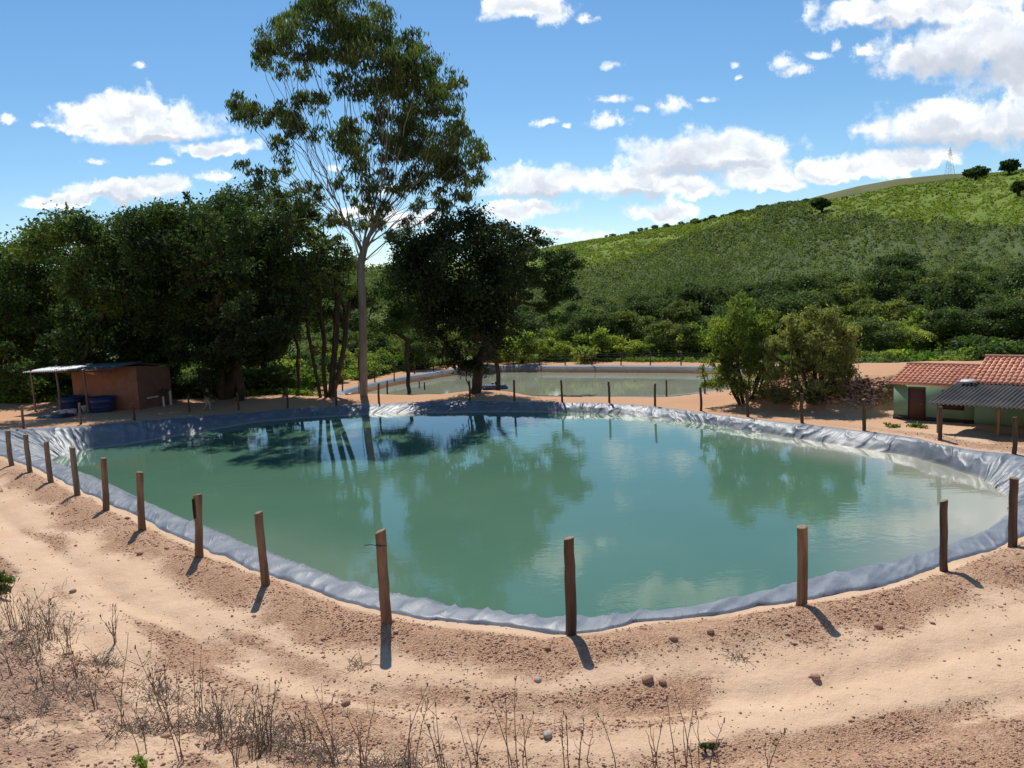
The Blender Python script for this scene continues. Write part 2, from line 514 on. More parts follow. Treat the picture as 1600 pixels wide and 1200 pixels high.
grv = t.mix(t.math('ADD', t.math('MULTIPLY', cr.outputs[0], .5), t.math('MULTIPLY', cr2.outputs[0], .5)), (.40, .20, .11), (.74, .47, .30))
grv = t.mix(t.math('MULTIPLY', t.attr('face'), .8), grv, (.15, .07, .042))
grv = t.mix(t.math('MULTIPLY', t.attr('dark'), .5), grv, (.30, .21, .175))
nv = t.noise(t.pos, 19, 4, .7)
fac = t.ramp(t.math('ADD', g, t.math('ADD', t.math('MULTIPLY', t.math('SUBTRACT', nm, .5), 1.5), t.math('MULTIPLY', t.math('SUBTRACT', nv, .5), 1.3))), .25, .95)
col = t.mix(fac, sand, grv)
spk = t.ramp(t.math('ADD', t.math('MULTIPLY', vor.outputs['Distance'], 1.0), t.math('MULTIPLY', t.math('SUBTRACT', 1.0, g), .12)), .1, .24, .55, 0)
col = t.mix(t.math('MULTIPLY', spk, t.math('MULTIPLY_ADD', g, .6, .25)), col, (.2, .11, .075))
grass = t.mix(t.ramp(nm, .35, .7), (.07, .12, .022), (.14, .19, .04))
gf = t.ramp(t.math('ADD', gr, t.math('MULTIPLY', t.math('SUBTRACT', nm, .5), .8)), .35, .65)
col = t.mix(gf, col, grass)
bh = t.math('ADD', t.math('MULTIPLY', nm, .6), t.math('ADD', t.math('MULTIPLY', nf, t.math('MULTIPLY_ADD', g, .6, .15)), t.math('MULTIPLY', clod, t.math('MULTIPLY_ADD', fac, .55, .05))))
principled(t, col, .92, .15, bh, .8, .075)
obj('ground', g_me, m, kind='structure')

# ------------------------------------------------------------------ liner
def liner_mesh(O, I, W, along, rim_amp, name, soft=None):
    n = len(O)
    inw = W - O; inw[:, 2] = 0; inw /= np.linalg.norm(inw, axis=1)[:, None]
    rows = []; acr = []
    wob = (.04 + .5 * np.clip(fbm(along * .9, along * 0 + 3, 4) - .3, 0, 1)) * rim_amp
    def put(P, a): rows.append(P); acr.append(np.broadcast_to(a, (n,)))
    P = O - inw * (.10 + wob)[:, None]; P = P.copy(); P[:, 2] -= .16; put(P, -.25)
    oi = np.linalg.norm((I - O)[:, :2], axis=1); iw = np.linalg.norm((W - I)[:, :2], axis=1)
    for k in range(9):
        f = k / 8
        P = O * (1 - f) + I * f - inw * (wob * (1 - f))[:, None]
        P[:, 2] += .02 * rim_amp * math.sin(math.pi * min(1, f * 1.05)) + .06 * (1 - f)
        put(P, f * oi)
    for k in range(1, 19):
        f = k / 16
        P = I * (1 - f) + W * f
        P[:, 2] += .05 * math.sin(math.pi * min(f, 1)) * rim_amp
        put(P, oi + f * iw)
    P = W + (W - I) * .9; put(P, oi + 1.9 * iw)
    V = np.stack(rows, 1); Aa = np.stack(acr, 1); Al = np.repeat(along[:, None], V.shape[1], 1)
    sk = .9 * (noise2(along * .25, 0) - .5)[:, None]
    w1 = Al + Aa * (0.55 + 1.6 * sk)
    rid = lambda v: 1 - np.abs(2 * v - 1)
    disp = .085 * (rid(noise2(w1 * 1.7 + .5 * noise2(Al * 1.3, Aa * 2), Aa * .55)) ** 5 - .2) \
        + .04 * (rid(noise2(w1 * 2.9 + .4 * noise2(Al * 2, Aa * 3 + 5) + 9, Aa * .8 + 4)) ** 4 - .25) + .008 * (rid(noise2(Al * 9 + 5 * Aa, Aa * 3)) - .5)
    disp += .035 * (fbm(Al * .8, Aa * 2.2 + 8, 3) - .5)
    env = sstep(-.1, .25, Aa) * rim_amp
    if soft is not None: env = env * soft[:, None]
    env = env * (1 - .75 * (V[..., 2] < -.05))
    V[..., 2] += disp * env
    V[..., :2] += (inw[:, None, :2] * (disp * env * .6)[..., None])
    m_ = V.shape[1]
    i = np.arange(n)[:, None]; j = np.arange(m_ - 1)[None, :]; i2 = (i + 1) % n
    Fq = np.stack([i * m_ + j, i2 * m_ + j, i2 * m_ + j + 1, i * m_ + j + 1], -1).reshape(-1, 4)
    h = V[..., 2]
    return mesh(name, [(V.reshape(-1, 3), Fq)], True, {'height': h.ravel(), 'across': Aa.ravel(), 'along': Al.ravel()})


m, t = mat('grey_plastic_liner')
al = t.attr('along'); ac = t.attr('across')
cv = t.n.new('ShaderNodeCombineXYZ'); t.l.new(t.math('ADD', al, t.math('MULTIPLY', ac, .5)), cv.inputs[0]); t.l.new(t.math('MULTIPLY', ac, .35), cv.inputs[1])
nw = t.noise(cv.outputs[0], 5.5, 4, .55, .6)
nd = t.noise(t.pos, 1.6, 5, .6)
col = t.mix(t.ramp(nd, .35, .75), (.155, .175, .205), (.235, .255, .28))
hgt = t.attr('height')
dust = t.ramp(t.math('ADD', hgt, t.math('MULTIPLY', t.math('SUBTRACT', nd, .5), .12)), .02, .10, 1, 0)
col = t.mix(t.math('MULTIPLY', dust, .6), col, (.42, .38, .31))
principled(t, col, t.math('MULTIPLY_ADD', nd, .22, .36), .36, nw, .25, .05)
kc_ = np.array([[1.0 if q[5] == 'w' else .8] * 3 for q in ST]); soft_ = np.clip(take(catmull(kc_, 3000), u_)[:, 0], .7, 1)
liner = obj('pond_liner', liner_mesh(O, I, Wt, along, 1.0, 'pond_liner', soft_), m)
tag(liner, 'wrinkled grey plastic liner folded over the rim of the near pond', 'pond liner')

# far pond liner, its lower half stained by tan mud
in2 = np.roll(O2, -1, 0) - np.roll(O2, 1, 0); in2 = np.stack([in2[:, 1], -in2[:, 0], 0 * in2[:, 0]], 1); in2 /= np.linalg.norm(in2, axis=1)[:, None]
if ((O2.mean(0) - O2) * in2).sum() < 0: in2 = -in2
W2 = O2 + in2 * 1.05; W2[:, 2] = Z2
I2 = O2 + in2 * .5; I2[:, 2] = R2
m2, t = mat('mud_stained_liner')
hgt = t.attr('height'); nd = t.noise(t.pos, 1.2, 4)
col = t.mix(t.ramp(t.math('ADD', hgt, t.math('MULTIPLY', t.math('SUBTRACT', nd, .5), .15)), -.86, -.78), (.36, .19, .09), (.24, .26, .28))
principled(t, col, .65, .12, t.noise(t.pos, 3, 4), .4, .05)
l2 = obj('pond_liner', liner_mesh(O2, I2, W2, np.arange(900) * PER2 / 900, .7, 'far_pond_liner'), m2)
tag(l2, 'grey liner with a tan mud band around the far pond', 'pond liner')

# ------------------------------------------------------------------ water
def water_mat(name, c1, c2, bump, scale, tan=None):
    m, t = mat(name)
    n0 = t.noise(t.pos, .12, 3)
    col = t.mix(t.ramp(n0, .35, .65), c1, c2)
    if tan: col = t.mix(t.attr('shallow'), col, tan)
    mp = t.scale(t.pos, (1, 1.6, 1))
    w1 = t.noise(mp, scale, 3, .5, .4); w2 = t.noise(mp, scale * 4.2, 2, .5, .5)
    patch = t.ramp(t.noise(t.pos, .16, 2), .38, .62, .25, 1)
    h = t.math('MULTIPLY', t.math('ADD', w1, t.math('MULTIPLY', w2, .22)), patch)
    p = principled(t, col, .03, .5, h, bump, .05)
    p.inputs['IOR'].default_value = 1.333
    return m


WX, WY = np.meshgrid(np.linspace(-32, 24, 150), np.linspace(11, 60, 140), indexing='ij')
sw, _ = signed(WX.ravel(), WY.ravel(), Wt[::6])
ok = (sw < .9).reshape(WX.shape)
shal = np.maximum(sstep(-4.5, -.3, sw) * .85 * sstep(7, 14, WX.ravel()) * sstep(44, 36, WY.ravel()), .18 * sstep(-4, 0, sw) * sstep(30, 26, WY.ravel()) * sstep(-2, -5, WX.ravel()))
i, j = np.meshgrid(np.arange(149), np.arange(139), indexing='ij')
q = ok[:-1, :-1] & ok[1:, :-1] & ok[1:, 1:] & ok[:-1, 1:]
i = i[q]; j = j[q]
w_me = mesh('pond_water', [(np.stack([WX.ravel(), WY.ravel(), 0 * WX.ravel()], 1), np.stack([i * 140 + j, (i + 1) * 140 + j, (i + 1) * 140 + j + 1, i * 140 + j + 1], 1))], True, {'shallow': shal})
obj('pond_water', w_me, water_mat('murky_green_water', (.078, .168, .112), (.092, .184, .118), .09, 1.5, (.36, .34, .27)), kind='structure')
P2 = O2 + in2 * .6; P2[:, 2] = Z2
w2_me = mesh('far_pond_water', [(P2, np.arange(len(P2))[None, :])])
if w2_me.polygons[0].normal.z < 0: w2_me.flip_normals()
obj('far_pond_water', w2_me, water_mat('olive_water', (.24, .26, .185), (.30, .31, .235), .10, 1.2), kind='structure')

# ------------------------------------------------------------------ hill
RID = [(-1600, 350), (-700, 392), (0, 415), (400, 425), (700, 412), (850, 388), (900, 379), (1000, 362), (1100, 345), (1200, 325), (1260, 316), (1300, 312), (1400, 292), (1500, 279), (1600, 265), (1800, 235), (2300, 190), (3200, 200)]
rid_az = []; rid_el = []
for x, y in RID:
    d = ray(x, y); rid_az.append(math.atan2(d[0], d[1])); rid_el.append(d[2] / math.hypot(d[0], d[1]))
H_R0, H_R1 = 97.0, 430.0


def hill_z(a, r):
    el = np.interp(a, rid_az, rid_el)
    rr = H_R1 * (1 + .12 * np.sin(a * 5 + 1))
    top = HC + el * rr
    tt = (r - H_R0) / (rr - H_R0)
    z = np.where(tt < 1, -1.2 + (top + 1.2) * (.78 * np.clip(tt, 0, 1) + .22 * sstep(0, 1, tt)), top - (r - rr) * .12)
    bmp = ((fbm(a * 26, r * .014, 3) - .5) * 8 + (fbm(a * 90, r * .02 + 4, 3) - .5) * 3.0) * sstep(.05, .4, tt) * sstep(1.0, .7, tt)
    return z + bmp - np.where(tt < 0, 2 + (H_R0 - r) * .1, 0)


ha = np.linspace(math.radians(-62), math.radians(62), 420); hr = np.concatenate([np.linspace(92, 430, 170), np.linspace(440, 900, 30)])
HA, HR = np.meshgrid(ha, hr, indexing='ij')
HZ = hill_z(HA.ravel(), HR.ravel())
HP = np.stack([(HR * np.sin(HA)).ravel(), (HR * np.cos(HA)).ravel(), HZ], 1)


def bright_mask(P):
    px, py = proj(P)
    n = fbm(P[:, 0] * .035, P[:, 1] * .035, 4) - .5
    y = py + n * 34
    b1 = sstep(8, -8, y - np.interp(px, [1150, 1180, 1260, 1350, 1450, 1600, 2000], [300, 326, 336, 340, 346, 354, 360])) * sstep(1225, 1290, px + n * 120)
    b2 = sstep(6, -6, y - np.interp(px, [500, 860, 900, 1010, 1100, 1180, 1260], [420, 422, 418, 392, 360, 337, 312])) * sstep(1230, 1130, px + n * 100)
    low = sstep(.12, .25, n) * .2 * sstep(470, 400, py)
    lf = sstep(720, 640, px) * sstep(-.12, .1, n) * .45
    return np.clip(np.maximum(np.maximum(b1, b2), np.maximum(low, lf)), 0, 1)


HB = bright_mask(HP)
n_r = len(hr); i, j = np.meshgrid(np.arange(len(ha) - 1), np.arange(n_r - 1), indexing='ij'); i = i.ravel(); j = j.ravel()
h_me = mesh('hill', [(HP, np.stack([i * n_r + j, i * n_r + j + 1, (i + 1) * n_r + j + 1, (i + 1) * n_r + j], 1))], True, {'bright': HB})
m, t = mat('hill_grass')
nl = t.noise(t.pos, .05, 5, .6); ns = t.noise(t.pos, .45, 5, .7)
bg = t.mix(t.ramp(nl, .35, .65), (.135, .20, .028), (.215, .265, .045))
bg = t.mix(t.ramp(ns, .46, .66), bg, (.085, .135, .025))
bg = t.mix(t.ramp(t.noise(t.pos, .16, 4, .65), .52, .68, 0, .6), bg, (.10, .14, .03))
sg = t.mix(t.ramp(ns, .35, .65), (.07, .098, .034), (.11, .138, .044))
principled(t, t.mix(t.ramp(t.math('ADD', t.attr('bright'), t.math('MULTIPLY', t.math('SUBTRACT', ns, .5), .5)), .3, .7), sg, bg), .95, .1, ns, .6, .6)
obj('hill', h_me, m, kind='structure')
# the brown hill behind
FR = [(1150, 345), (1220, 322), (1280, 306), (1340, 291), (1400, 280), (1480, 272), (1560, 269), (1700, 262), (2000, 275)]
fv = []
for x, y in FR:
    d = ray(x, y); dn = d / math.hypot(d[0], d[1])
    top = CAM + dn * 900
    b0 = top.copy(); b0[:2] *= .75; b0[2] = 0
    b1 = top.copy(); b1[:2] *= 1.3; b1[2] = 0
    for f in np.linspace(0, 1, 8):
        p = b0 * (1 - f) + top * f; p[2] = top[2] * (f ** .8); fv.append(p)
    fv.append(b1)
nf_ = 9; fv = np.array(fv)
ff = [(a * nf_ + b, (a + 1) * nf_ + b, (a + 1) * nf_ + b + 1, a * nf_ + b + 1) for a in range(len(FR) - 1) for b in range(nf_ - 1)]
obj('distant_hill', mesh('distant_hill', [(fv, np.array(ff))], True), simple('dry_hill_grass', (.17, .165, .075), (.12, .13, .05), .03, .95, .1, .3, .5), kind='structure')

# ------------------------------------------------------------------ foliage tools
def unit(n, r=rng):
    v = r.normal(size=(n, 3)); return v / (np.linalg.norm(v, axis=1)[:, None] + 1e-9)


def leaves(Cn, L, aspect=.45, droop=0.0, up=.4, out=None, r=rng):
    """diamond leaf faces at points Cn; L length (scalar or array)"""
    n = len(Cn)
    L = np.broadcast_to(np.asarray(L, float), (n,)) * r.uniform(.65, 1.25, n)
    N = unit(n, r); N[:, 2] += up
    if out is not None: N += out
    N /= np.linalg.norm(N, axis=1)[:, None] + 1e-9
    a = unit(n, r); a[:, 2] -= droop * 2.2
    if droop > 0:
        a /= np.linalg.norm(a, axis=1)[:, None]
        b = np.cross(a, unit(n, r))
    else:
        a = np.cross(N, a); b = np.cross(N, a / (np.linalg.norm(a, axis=1)[:, None] + 1e-9))
    a /= np.linalg.norm(a, axis=1)[:, None] + 1e-9; b /= np.linalg.norm(b, axis=1)[:, None] + 1e-9
    a = a * (L / 2)[:, None]; b = b * (L * aspect / 2)[:, None]
    V = np.stack([Cn - a, Cn + b - a * .1, Cn + a, Cn - b - a * .1], 1).reshape(-1, 3)
    return V, np.arange(4 * n).reshape(-1, 4)


def clump_points(c, rad, n, sub=9, flat=.75, r=rng, spread=.33):
    rad = np.broadcast_to(np.asarray(rad, float), (3,)) if np.ndim(rad) else np.array([rad, rad, rad * flat])
    s = unit(sub, r) * (r.uniform(.25, 1, sub) ** .5)[:, None] * .78
    k = r.integers(0, sub, n)
    p = s[k] + r.normal(size=(n, 3)) * spread * np.array([1, 1, .7])
    return c + p * rad, c + s * rad


def skeleton(trunks, targets, r_trunk, r_tip=.018, seg=1.2, up=.25, attach=.35, exp=.5, r=rng, wig=.12, fan=0.0, tmin=0.0):
    """grow limbs from trunk polylines to every target; returns tube parts"""
    P, par, att = [], [], []
    for tr in trunks:
        pp = -1 if tr[1] is None else tr[1]
        pts = np.asarray(tr[0], float)
        m_ = len(pts)
        for k, q in enumerate(pts):
            if pp >= 0 and k == 0 and tr[1] is not None: continue
            P.append(q); par.append(pp); att.append(k / (m_ - 1) >= attach); pp = len(P) - 1
    base_n = len(P)
    fork = P[base_n - 1]; fork0 = np.asarray(trunks[0][0][-1], float)
    targets = sorted(targets, key=lambda q: np.linalg.norm(q - fork))
    tips = []
    for q in targets:
        A_ = np.array(P); d = q - A_; dist = np.linalg.norm(d, axis=1)
        cost = dist * (1 + .9 * np.clip(-(d[:, 2] / (dist + 1e-6)) + .05, 0, 1)) + np.where(np.array(att), 0, 1e6)
        if r.uniform() < fan:
            cost = cost + np.where(np.linalg.norm(A_ - fork0, axis=1) > .3 * np.linalg.norm(q - fork0), 50, 0)
        k = int(cost.argmin()); D = dist[k]
        pd = P[k] - P[par[k]] if par[k] >= 0 else np.array([0, 0, 1.0])
        pd = pd / (np.linalg.norm(pd) + 1e-9)
        mid = P[k] + pd * D * .35 + np.array([0, 0, up * D * .3]) + r.normal(size=3) * D * .05
        n = max(2, int(D / seg))
        pp = k
        for s in range(1, n + 1):
            f = s / n
            w = (1 - f) ** 2 * P[k] + 2 * f * (1 - f) * mid + f * f * q
            if s < n: w = w + r.normal(size=3) * wig * min(D / n, 1)
            P.append(w); par.append(pp); att.append(True); pp = len(P) - 1
        tips.append(pp)
    n = len(P); cnt = np.zeros(n)
    for q in tips: cnt[q] += 1
    ch = [[] for _ in range(n)]
    for k in range(n - 1, -1, -1):
        if par[k] >= 0: cnt[par[k]] += cnt[k]; ch[par[k]].append(k)
    tot = max(cnt.max(), 1)
    rr = np.maximum(r_tip, r_trunk * (np.maximum(cnt, .35) / tot) ** exp)
    rr[:base_n] = np.maximum(rr[:base_n], tmin * (1 - .45 * np.array([k / base_n if len(trunks) == 1 else .5 for k in range(base_n)])))
    parts = []
    stack = [k for k in range(n) if par[k] < 0]
    while stack:
        k = stack.pop(); chain = [par[k], k] if par[k] >= 0 else [k]
        while ch[k]:
            c = sorted(ch[k], key=lambda q: -cnt[q]); stack += c[1:]; k = c[0]; chain.append(k)
        if len(chain) < 2: continue
        rad_ = rr[chain].copy()
        if par[chain[1]] == chain[0] and len(chain) > 1 and chain[0] >= 0 and par[chain[0]] != -1 or (len(chain) > 1 and rad_[0] > rad_[1] * 1.6):
            rad_[0] = min(rad_[0], rad_[1] * 1.25)
        parts += tube(np.array([P[c] for c in chain]), rad_, 7 if rad_[0] > .08 else 4, False)
    return parts


def twigs(c, subs, r0=.012):
    out = []
    for s in subs:
        out += tube([c, (c + s) / 2 + rng.normal(size=3) * .12, s], [r0 * 1.6, r0 * 1.2, r0 * .7], 3, False)
    return out


def flare(parts_pts, r0):
    return parts_pts


def tree(name, label, cat, base, trunks, clumps, n_leaf, leafm, barkm, L=.3, aspect=.45, droop=0, r_trunk=.3, group=None, sub=9, flat=.75,
         up=.4, twig=True, attach=.35, seg=1.2, exp=.5, spread=.33, lup=.25, wig=.12, fan=0.0, tmin=0.0):
    """clumps: list of (centre xyz, radius) in world space"""
    base = np.asarray(base, float)
    root = thing(name, label, cat, base, 0, group)
    tg = [np.asarray(c, float) - base for c, _ in clumps]
    trs = [(np.asarray(p, float) - base, k) for p, k in trunks]
    tp = skeleton(trs, tg, r_trunk, seg=seg, attach=attach, exp=exp, up=lup, wig=wig, fan=fan, tmin=tmin)
    lv, off = [], 0
    rs = np.array([q for _, q in clumps]); wts = rs ** 2 / (rs ** 2).sum()
    pts_all = []
    for c, (_, q), w in zip(tg, clumps, wts):
        pts, subs = clump_points(c, q, max(20, int(n_leaf * w)), sub, flat, spread=spread)
        pts_all.append(pts)
        if twig: tp += twigs(c, subs[:6])
    pts = np.concatenate(pts_all)
    V, Fq = leaves(pts, L, aspect, droop, up)
    obj('trunk', mesh(name + '_trunk', tp, True), barkm, root)
    obj('crown', mesh(name + '_crown', [(V, Fq)]), leafm, root)
    return root


def crown_px(ells, Y, n, rfrac=.34, dz=1.0, fill=.35):
    """clump list filling ellipsoids given as pixel ellipses (cx, cy, rx, ry) at distance Y"""
    out = []
    tot = sum(e[2] * e[3] for e in ells)
    for e in ells:
        c = at_y(e[0], e[1], Y + (e[4] if len(e) > 4 else 0)); s = Y / F  # optional fifth value brings forward a crown lobe added to shade the bank
        k = max(3, int(n * e[2] * e[3] / tot))
        u = unit(k) * (rng.uniform(fill, 1, k) ** .45)[:, None]
        rx, rz = e[2] * s, e[3] * s
        rc = rfrac * math.sqrt(rx * rz) * rng.uniform(.75, 1.25, k)
        p = c + u * np.stack([np.maximum(rx - rc * .7, .2), np.maximum((rx * .85 * dz) - rc * .7, .2), np.maximum(rz - rc * .6, .2)], 1)
        out += [(p[q], rc[q]) for q in range(k)]
    return out


def bent(p0, p1, n=6, bow=(0, 0, 0), jit=.05):
    f = np.linspace(0, 1, n)[:, None]
    P = np.asarray(p0) * (1 - f) + np.asarray(p1) * f + np.sin(f * math.pi) * np.asarray(bow, float)
    P[1:-1] += rng.normal(size=(n - 2, 3)) * jit
    return P


def base_at(px, Y):
    p = at_y(px, 600, Y); return np.array([p[0], Y, gz(p[0], Y) - .05])


# ------------------------------------------------------------------ the tall eucalypt
YE = 61.0
eb = base_at(567, YE)
fork = at_y(564, 412, YE)
tr0 = bent(eb, fork, 9, (.05, 0, 0), .03)
trunks = [(tr0, None)]
limbs = [[(562, 350), (556, 290), (552, 220), (545, 140), (548, 60)], [(575, 380), (598, 330), (612, 270), (630, 200), (640, 130)],
         [(590, 395), (630, 345), (668, 300), (705, 262)], [(550, 370), (525, 310), (500, 250), (470, 205), (430, 180)], [(545, 340), (528, 270), (515, 190), (490, 110), (455, 75)],
         [(572, 345), (578, 260), (585, 180), (590, 90)], [(548, 395), (520, 345), (480, 300), (440, 275)], [(600, 380), (650, 352), (690, 322)]]
for q in limbs:
    dY = rng.uniform(-2.5, 2.5)
    pts = [fork] + [at_y(x, y, YE + dY * (k + 1) / len(q)) for k, (x, y) in enumerate(q)]
    trunks.append((np.array(pts), len(tr0) - 1))
EC = [(505, 22, 42), (548, 18, 45), (590, 45, 42), (455, 55, 36), (425, 62, 30), (410, 95, 24), (475, 92, 32), (530, 75, 40), (580, 100, 42), (633, 85, 36), (668, 92, 34), (650, 130, 42), (692, 130, 30),
      (705, 165, 26), (615, 165, 42), (660, 190, 42), (700, 205, 28), (548, 135, 30), (395, 172, 32), (425, 185, 28), (372, 180, 16), (462, 175, 30), (500, 165, 26), (445, 222, 24), (485, 205, 24), (535, 215, 30), (560, 245, 36),
      (615, 235, 36), (665, 250, 40), (715, 235, 40), (752, 240, 22), (705, 285, 32), (655, 285, 24), (740, 275, 24), (412, 282, 26), (440, 262, 22), (380, 262, 16), (470, 292, 20), (575, 290, 22), (690, 320, 18), (625, 122, 30), (560, 60, 34),
      (520, 40, 30), (600, 205, 28), (640, 215, 34), (720, 200, 20), (548, 315, 14), (440, 110, 18), (585, 140, 26), (690, 240, 30), (725, 300, 22), (700, 325, 18), (655, 325, 20), (625, 300, 18), (600, 325, 16), (545, 345, 14), (575, 350, 14), (430, 310, 24), (400, 315, 20), (470, 320, 18), (500, 300, 16), (610, 370, 12), (530, 375, 12), (595, 345, 18), (560, 355, 14), (520, 345, 18), (490, 340, 18), (450, 345, 16), (640, 350, 16), (680, 345, 16), (570, 320, 20), (535, 290, 22), (600, 280, 24), (640, 285, 20)]
ecl = [(at_y(x, y, YE + rng.uniform(-3.4, 3.4)), r * .95 * YE / F) for x, y, r in EC]
for x, y, r in EC:
    if r > 26:
        for k in range(2):
            a = rng.uniform(0, 6.28); ecl.append((at_y(x + math.cos(a) * r * .85, y + math.sin(a) * r * .7, YE + rng.uniform(-3, 3)), r * rng.uniform(.4, .6) * YE / F))
tree('eucalyptus_tree', 'tall pale-trunked eucalyptus with airy drooping crown towering over the pond', 'tree', eb, trunks, ecl, 47000, M['leaf_euc'], M['bark_pale'],
     L=.46, aspect=.24, droop=.75, r_trunk=.31, sub=10, flat=.95, spread=.21, exp=.56, attach=.8, lup=.05, fan=.65)

# ------------------------------------------------------------------ mango and the trees on the left
def std_tree(name, label, bx, Y, ells, n_cl, n_leaf, leafm, fork_py, r_trunk=.3, L=.34, group=None, stems=1, bark='bark', rfrac=.27, **kw):
    n_cl = int(n_cl * 1.45)
    b = base_at(bx, Y)
    tr = []
    for s in range(stems):
        o = (s - (stems - 1) / 2) * 14
        top = at_y(bx + o * 1.8 + rng.uniform(-5, 5), fork_py + rng.uniform(-8, 8), Y + rng.uniform(-.5, .5))
        bb = b + np.array([o * .018, 0, 0])
        tr.append((bent(bb, top, 6, (rng.uniform(-.2, .2), 0, 0), .06), None))
    return tree(name, label, 'tree', b, tr, crown_px(ells, Y, n_cl, rfrac), n_leaf, leafm, M[bark], L=L, r_trunk=r_trunk, group=group, **kw)


GT = 'dark trees behind the shed and far bank'
std_tree('mango_tree', 'dense round dark mango tree on the strip between the two ponds', 738, 59.5,
         [(725, 430, 112, 108), (735, 520, 72, 82), (742, 555, 62, 45), (690, 470, 70, 70), (775, 480, 62, 90), (720, 410, 105, 80, -2.5)], 115, 38000, M['leaf_mango'], 560, .42, L=.34, flat=.9, stems=2, attach=.5, rfrac=.25)
std_tree('broadleaf_tree', 'spreading dark tree with bare lower limbs just right of the brick shed', 352, 63, [(335, 420, 120, 120), (380, 500, 85, 85), (270, 470, 80, 90), (330, 385, 125, 75, -4.5)], 74, 42000, M['leaf_dark'], 560, .45, group=GT, stems=2)
std_tree('broadleaf_tree', 'tall dark tree rising straight behind the brick shed roof', 232, 68, [(222, 410, 92, 108), (295, 345, 40, 45), (200, 500, 110, 75), (225, 400, 105, 85, -9)], 66, 42000, M['leaf_dark'], 540, .4, group=GT)
std_tree('broadleaf_tree', 'rounded dark tree behind the left end of the shed canopy', 110, 76, [(115, 425, 95, 102), (80, 520, 110, 85), (140, 410, 90, 75, -16)], 64, 38000, M['leaf_mid'], 540, .4, group=GT)
std_tree('broadleaf_tree', 'dark tree with a yellowish low side cut by the left picture edge', 0, 70, [(-10, 460, 110, 108), (20, 540, 90, 80)], 44, 26000, M['leaf_mid'], 550, .4, group=GT)
std_tree('broadleaf_tree', 'dark tree with its top just left of the eucalyptus lower branches', 415, 76, [(390, 375, 80, 100), (425, 470, 80, 80), (420, 400, 85, 85, -12)], 62, 38000, M['leaf_dark'], 520, .36, group=GT)
std_tree('broadleaf_tree', 'low dense dark tree hanging over the bank beside the walking person', 372, 61, [(375, 530, 78, 60), (330, 545, 70, 55), (420, 500, 55, 60), (400, 500, 75, 60, -3.5)], 44, 28000, M['leaf_mango'], 585, .34, group=GT)
std_tree('broadleaf_tree', 'low dark tree filling the gap directly behind the shed wall', 180, 65, [(160, 540, 100, 62), (60, 560, 80, 55), (255, 545, 60, 55), (190, 440, 80, 60, -5)], 48, 28000, M['leaf_dark'], 590, .3, group=GT)
std_tree('broadleaf_tree', 'airy tree with sky gaps between the eucalyptus trunk and the mango', 640, 76, [(640, 430, 55, 88), (620, 480, 60, 60)], 34, 12000, M['leaf_mid'], 540, .2, L=.32, group=GT, flat=.7)
std_tree('broadleaf_tree', 'airy tree showing its branches right of the mango crown', 775, 72, [(845, 430, 68, 62), (800, 375, 50, 38), (870, 470, 42, 40)], 40, 15000, M['leaf_dark'], 540, .22, L=.32, group=GT, flat=.65)
# a second row that closes the wood behind the shed
for px, Y, w_, top, lab in [(-60, 84, 110, 400, 'tree at the far left end of the row behind the shed trees'), (60, 88, 110, 375, 'tree of the back row seen over the left end of the shed canopy'), (165, 86, 110, 370, 'tree of the back row between the two tall trees over the shed'), (280, 84, 110, 360, 'tree of the back row behind the bare-limbed tree')]:
    std_tree('broadleaf_tree', lab, px, Y, [(px, (top + 520) / 2, w_, (540 - top) / 2), (px + 10, 530, w_ * 1.1, 55), (px - 60, 555, 70, 42)], 36, 13000, M['leaf_dark'], 540, .32, L=.44, group='back row of trees behind the shed')
# multi-stemmed tree left of the eucalypt
Yt = 61.9
b = base_at(505, Yt)
stems = [[(499, 612), (489, 560), (482, 520), (478, 470)], [(508, 612), (505, 570), (507, 535), (500, 480)], [(514, 610), (522, 560), (525, 520), (528, 460)], [(519, 611), (531, 575), (538, 540), (541, 505), (546, 470)]]
trs = []
for q in stems:
    pts = [at_y(x, y, Yt + rng.uniform(-.3, .3)) for x, y in q]; pts[0] = np.array([pts[0][0], Yt, b[2]])
    trs.append((np.array(pts), None))
tree('slender_tree', 'slender four-stemmed tree with an open crown left of the eucalyptus trunk', 'tree', b, trs,
     crown_px([(480, 410, 78, 105), (528, 440, 50, 75), (450, 330, 45, 45), (462, 400, 62, 80, -3), (475, 455, 62, 55, -3.5)], Yt + 1, 84, .26), 17000, M['leaf_dark'], M['bark'], L=.3, r_trunk=.24, flat=.7, attach=.6, tmin=.17)
for bx, Yq, lab in ((466, 66, 'thin dark forked sapling standing left of the four-stemmed tree'), (560, 70, 'thin dark sapling just behind the eucalyptus trunk')):
    b = base_at(bx, Yq)
    trs = [(bent(b, at_y(bx + o, 500, Yq), 6, (0, 0, 0), .08), None) for o in (-5, 4)]
    tree('sapling', lab, 'tree', b, trs, crown_px([(bx, 475, 30, 40)], Yq, 10, .4), 2500, M['leaf_dark'], M['bark'], L=.3, r_trunk=.13, attach=.5)

# ------------------------------------------------------------------ bushes on the right bank
def bush(name, label, bx, Y, ells, n_cl, n_leaf, leafm, nst, L=.24, wid=24):
    b = base_at(bx, Y); trs = []
    for s in range(nst):
        o = (s - (nst - 1) / 2) / max(1, nst - 1) * 2
        top = at_y(bx + o * wid * 1.6 + rng.uniform(-6, 6), ells[0][1] + 20, Y + rng.uniform(-1, 1))
        bb = b + np.array([o * .45, rng.uniform(-.4, .4), 0])
        trs.append((bent(bb, top, 6, (o * .25, 0, 0), .06), None))
    return tree(name, label, 'shrub', b, trs, crown_px(ells, Y, n_cl, .28), n_leaf, leafm, M['bark'], L=L, aspect=.32, droop=.35, r_trunk=.15, flat=1.0, attach=.3, sub=8, spread=.3)


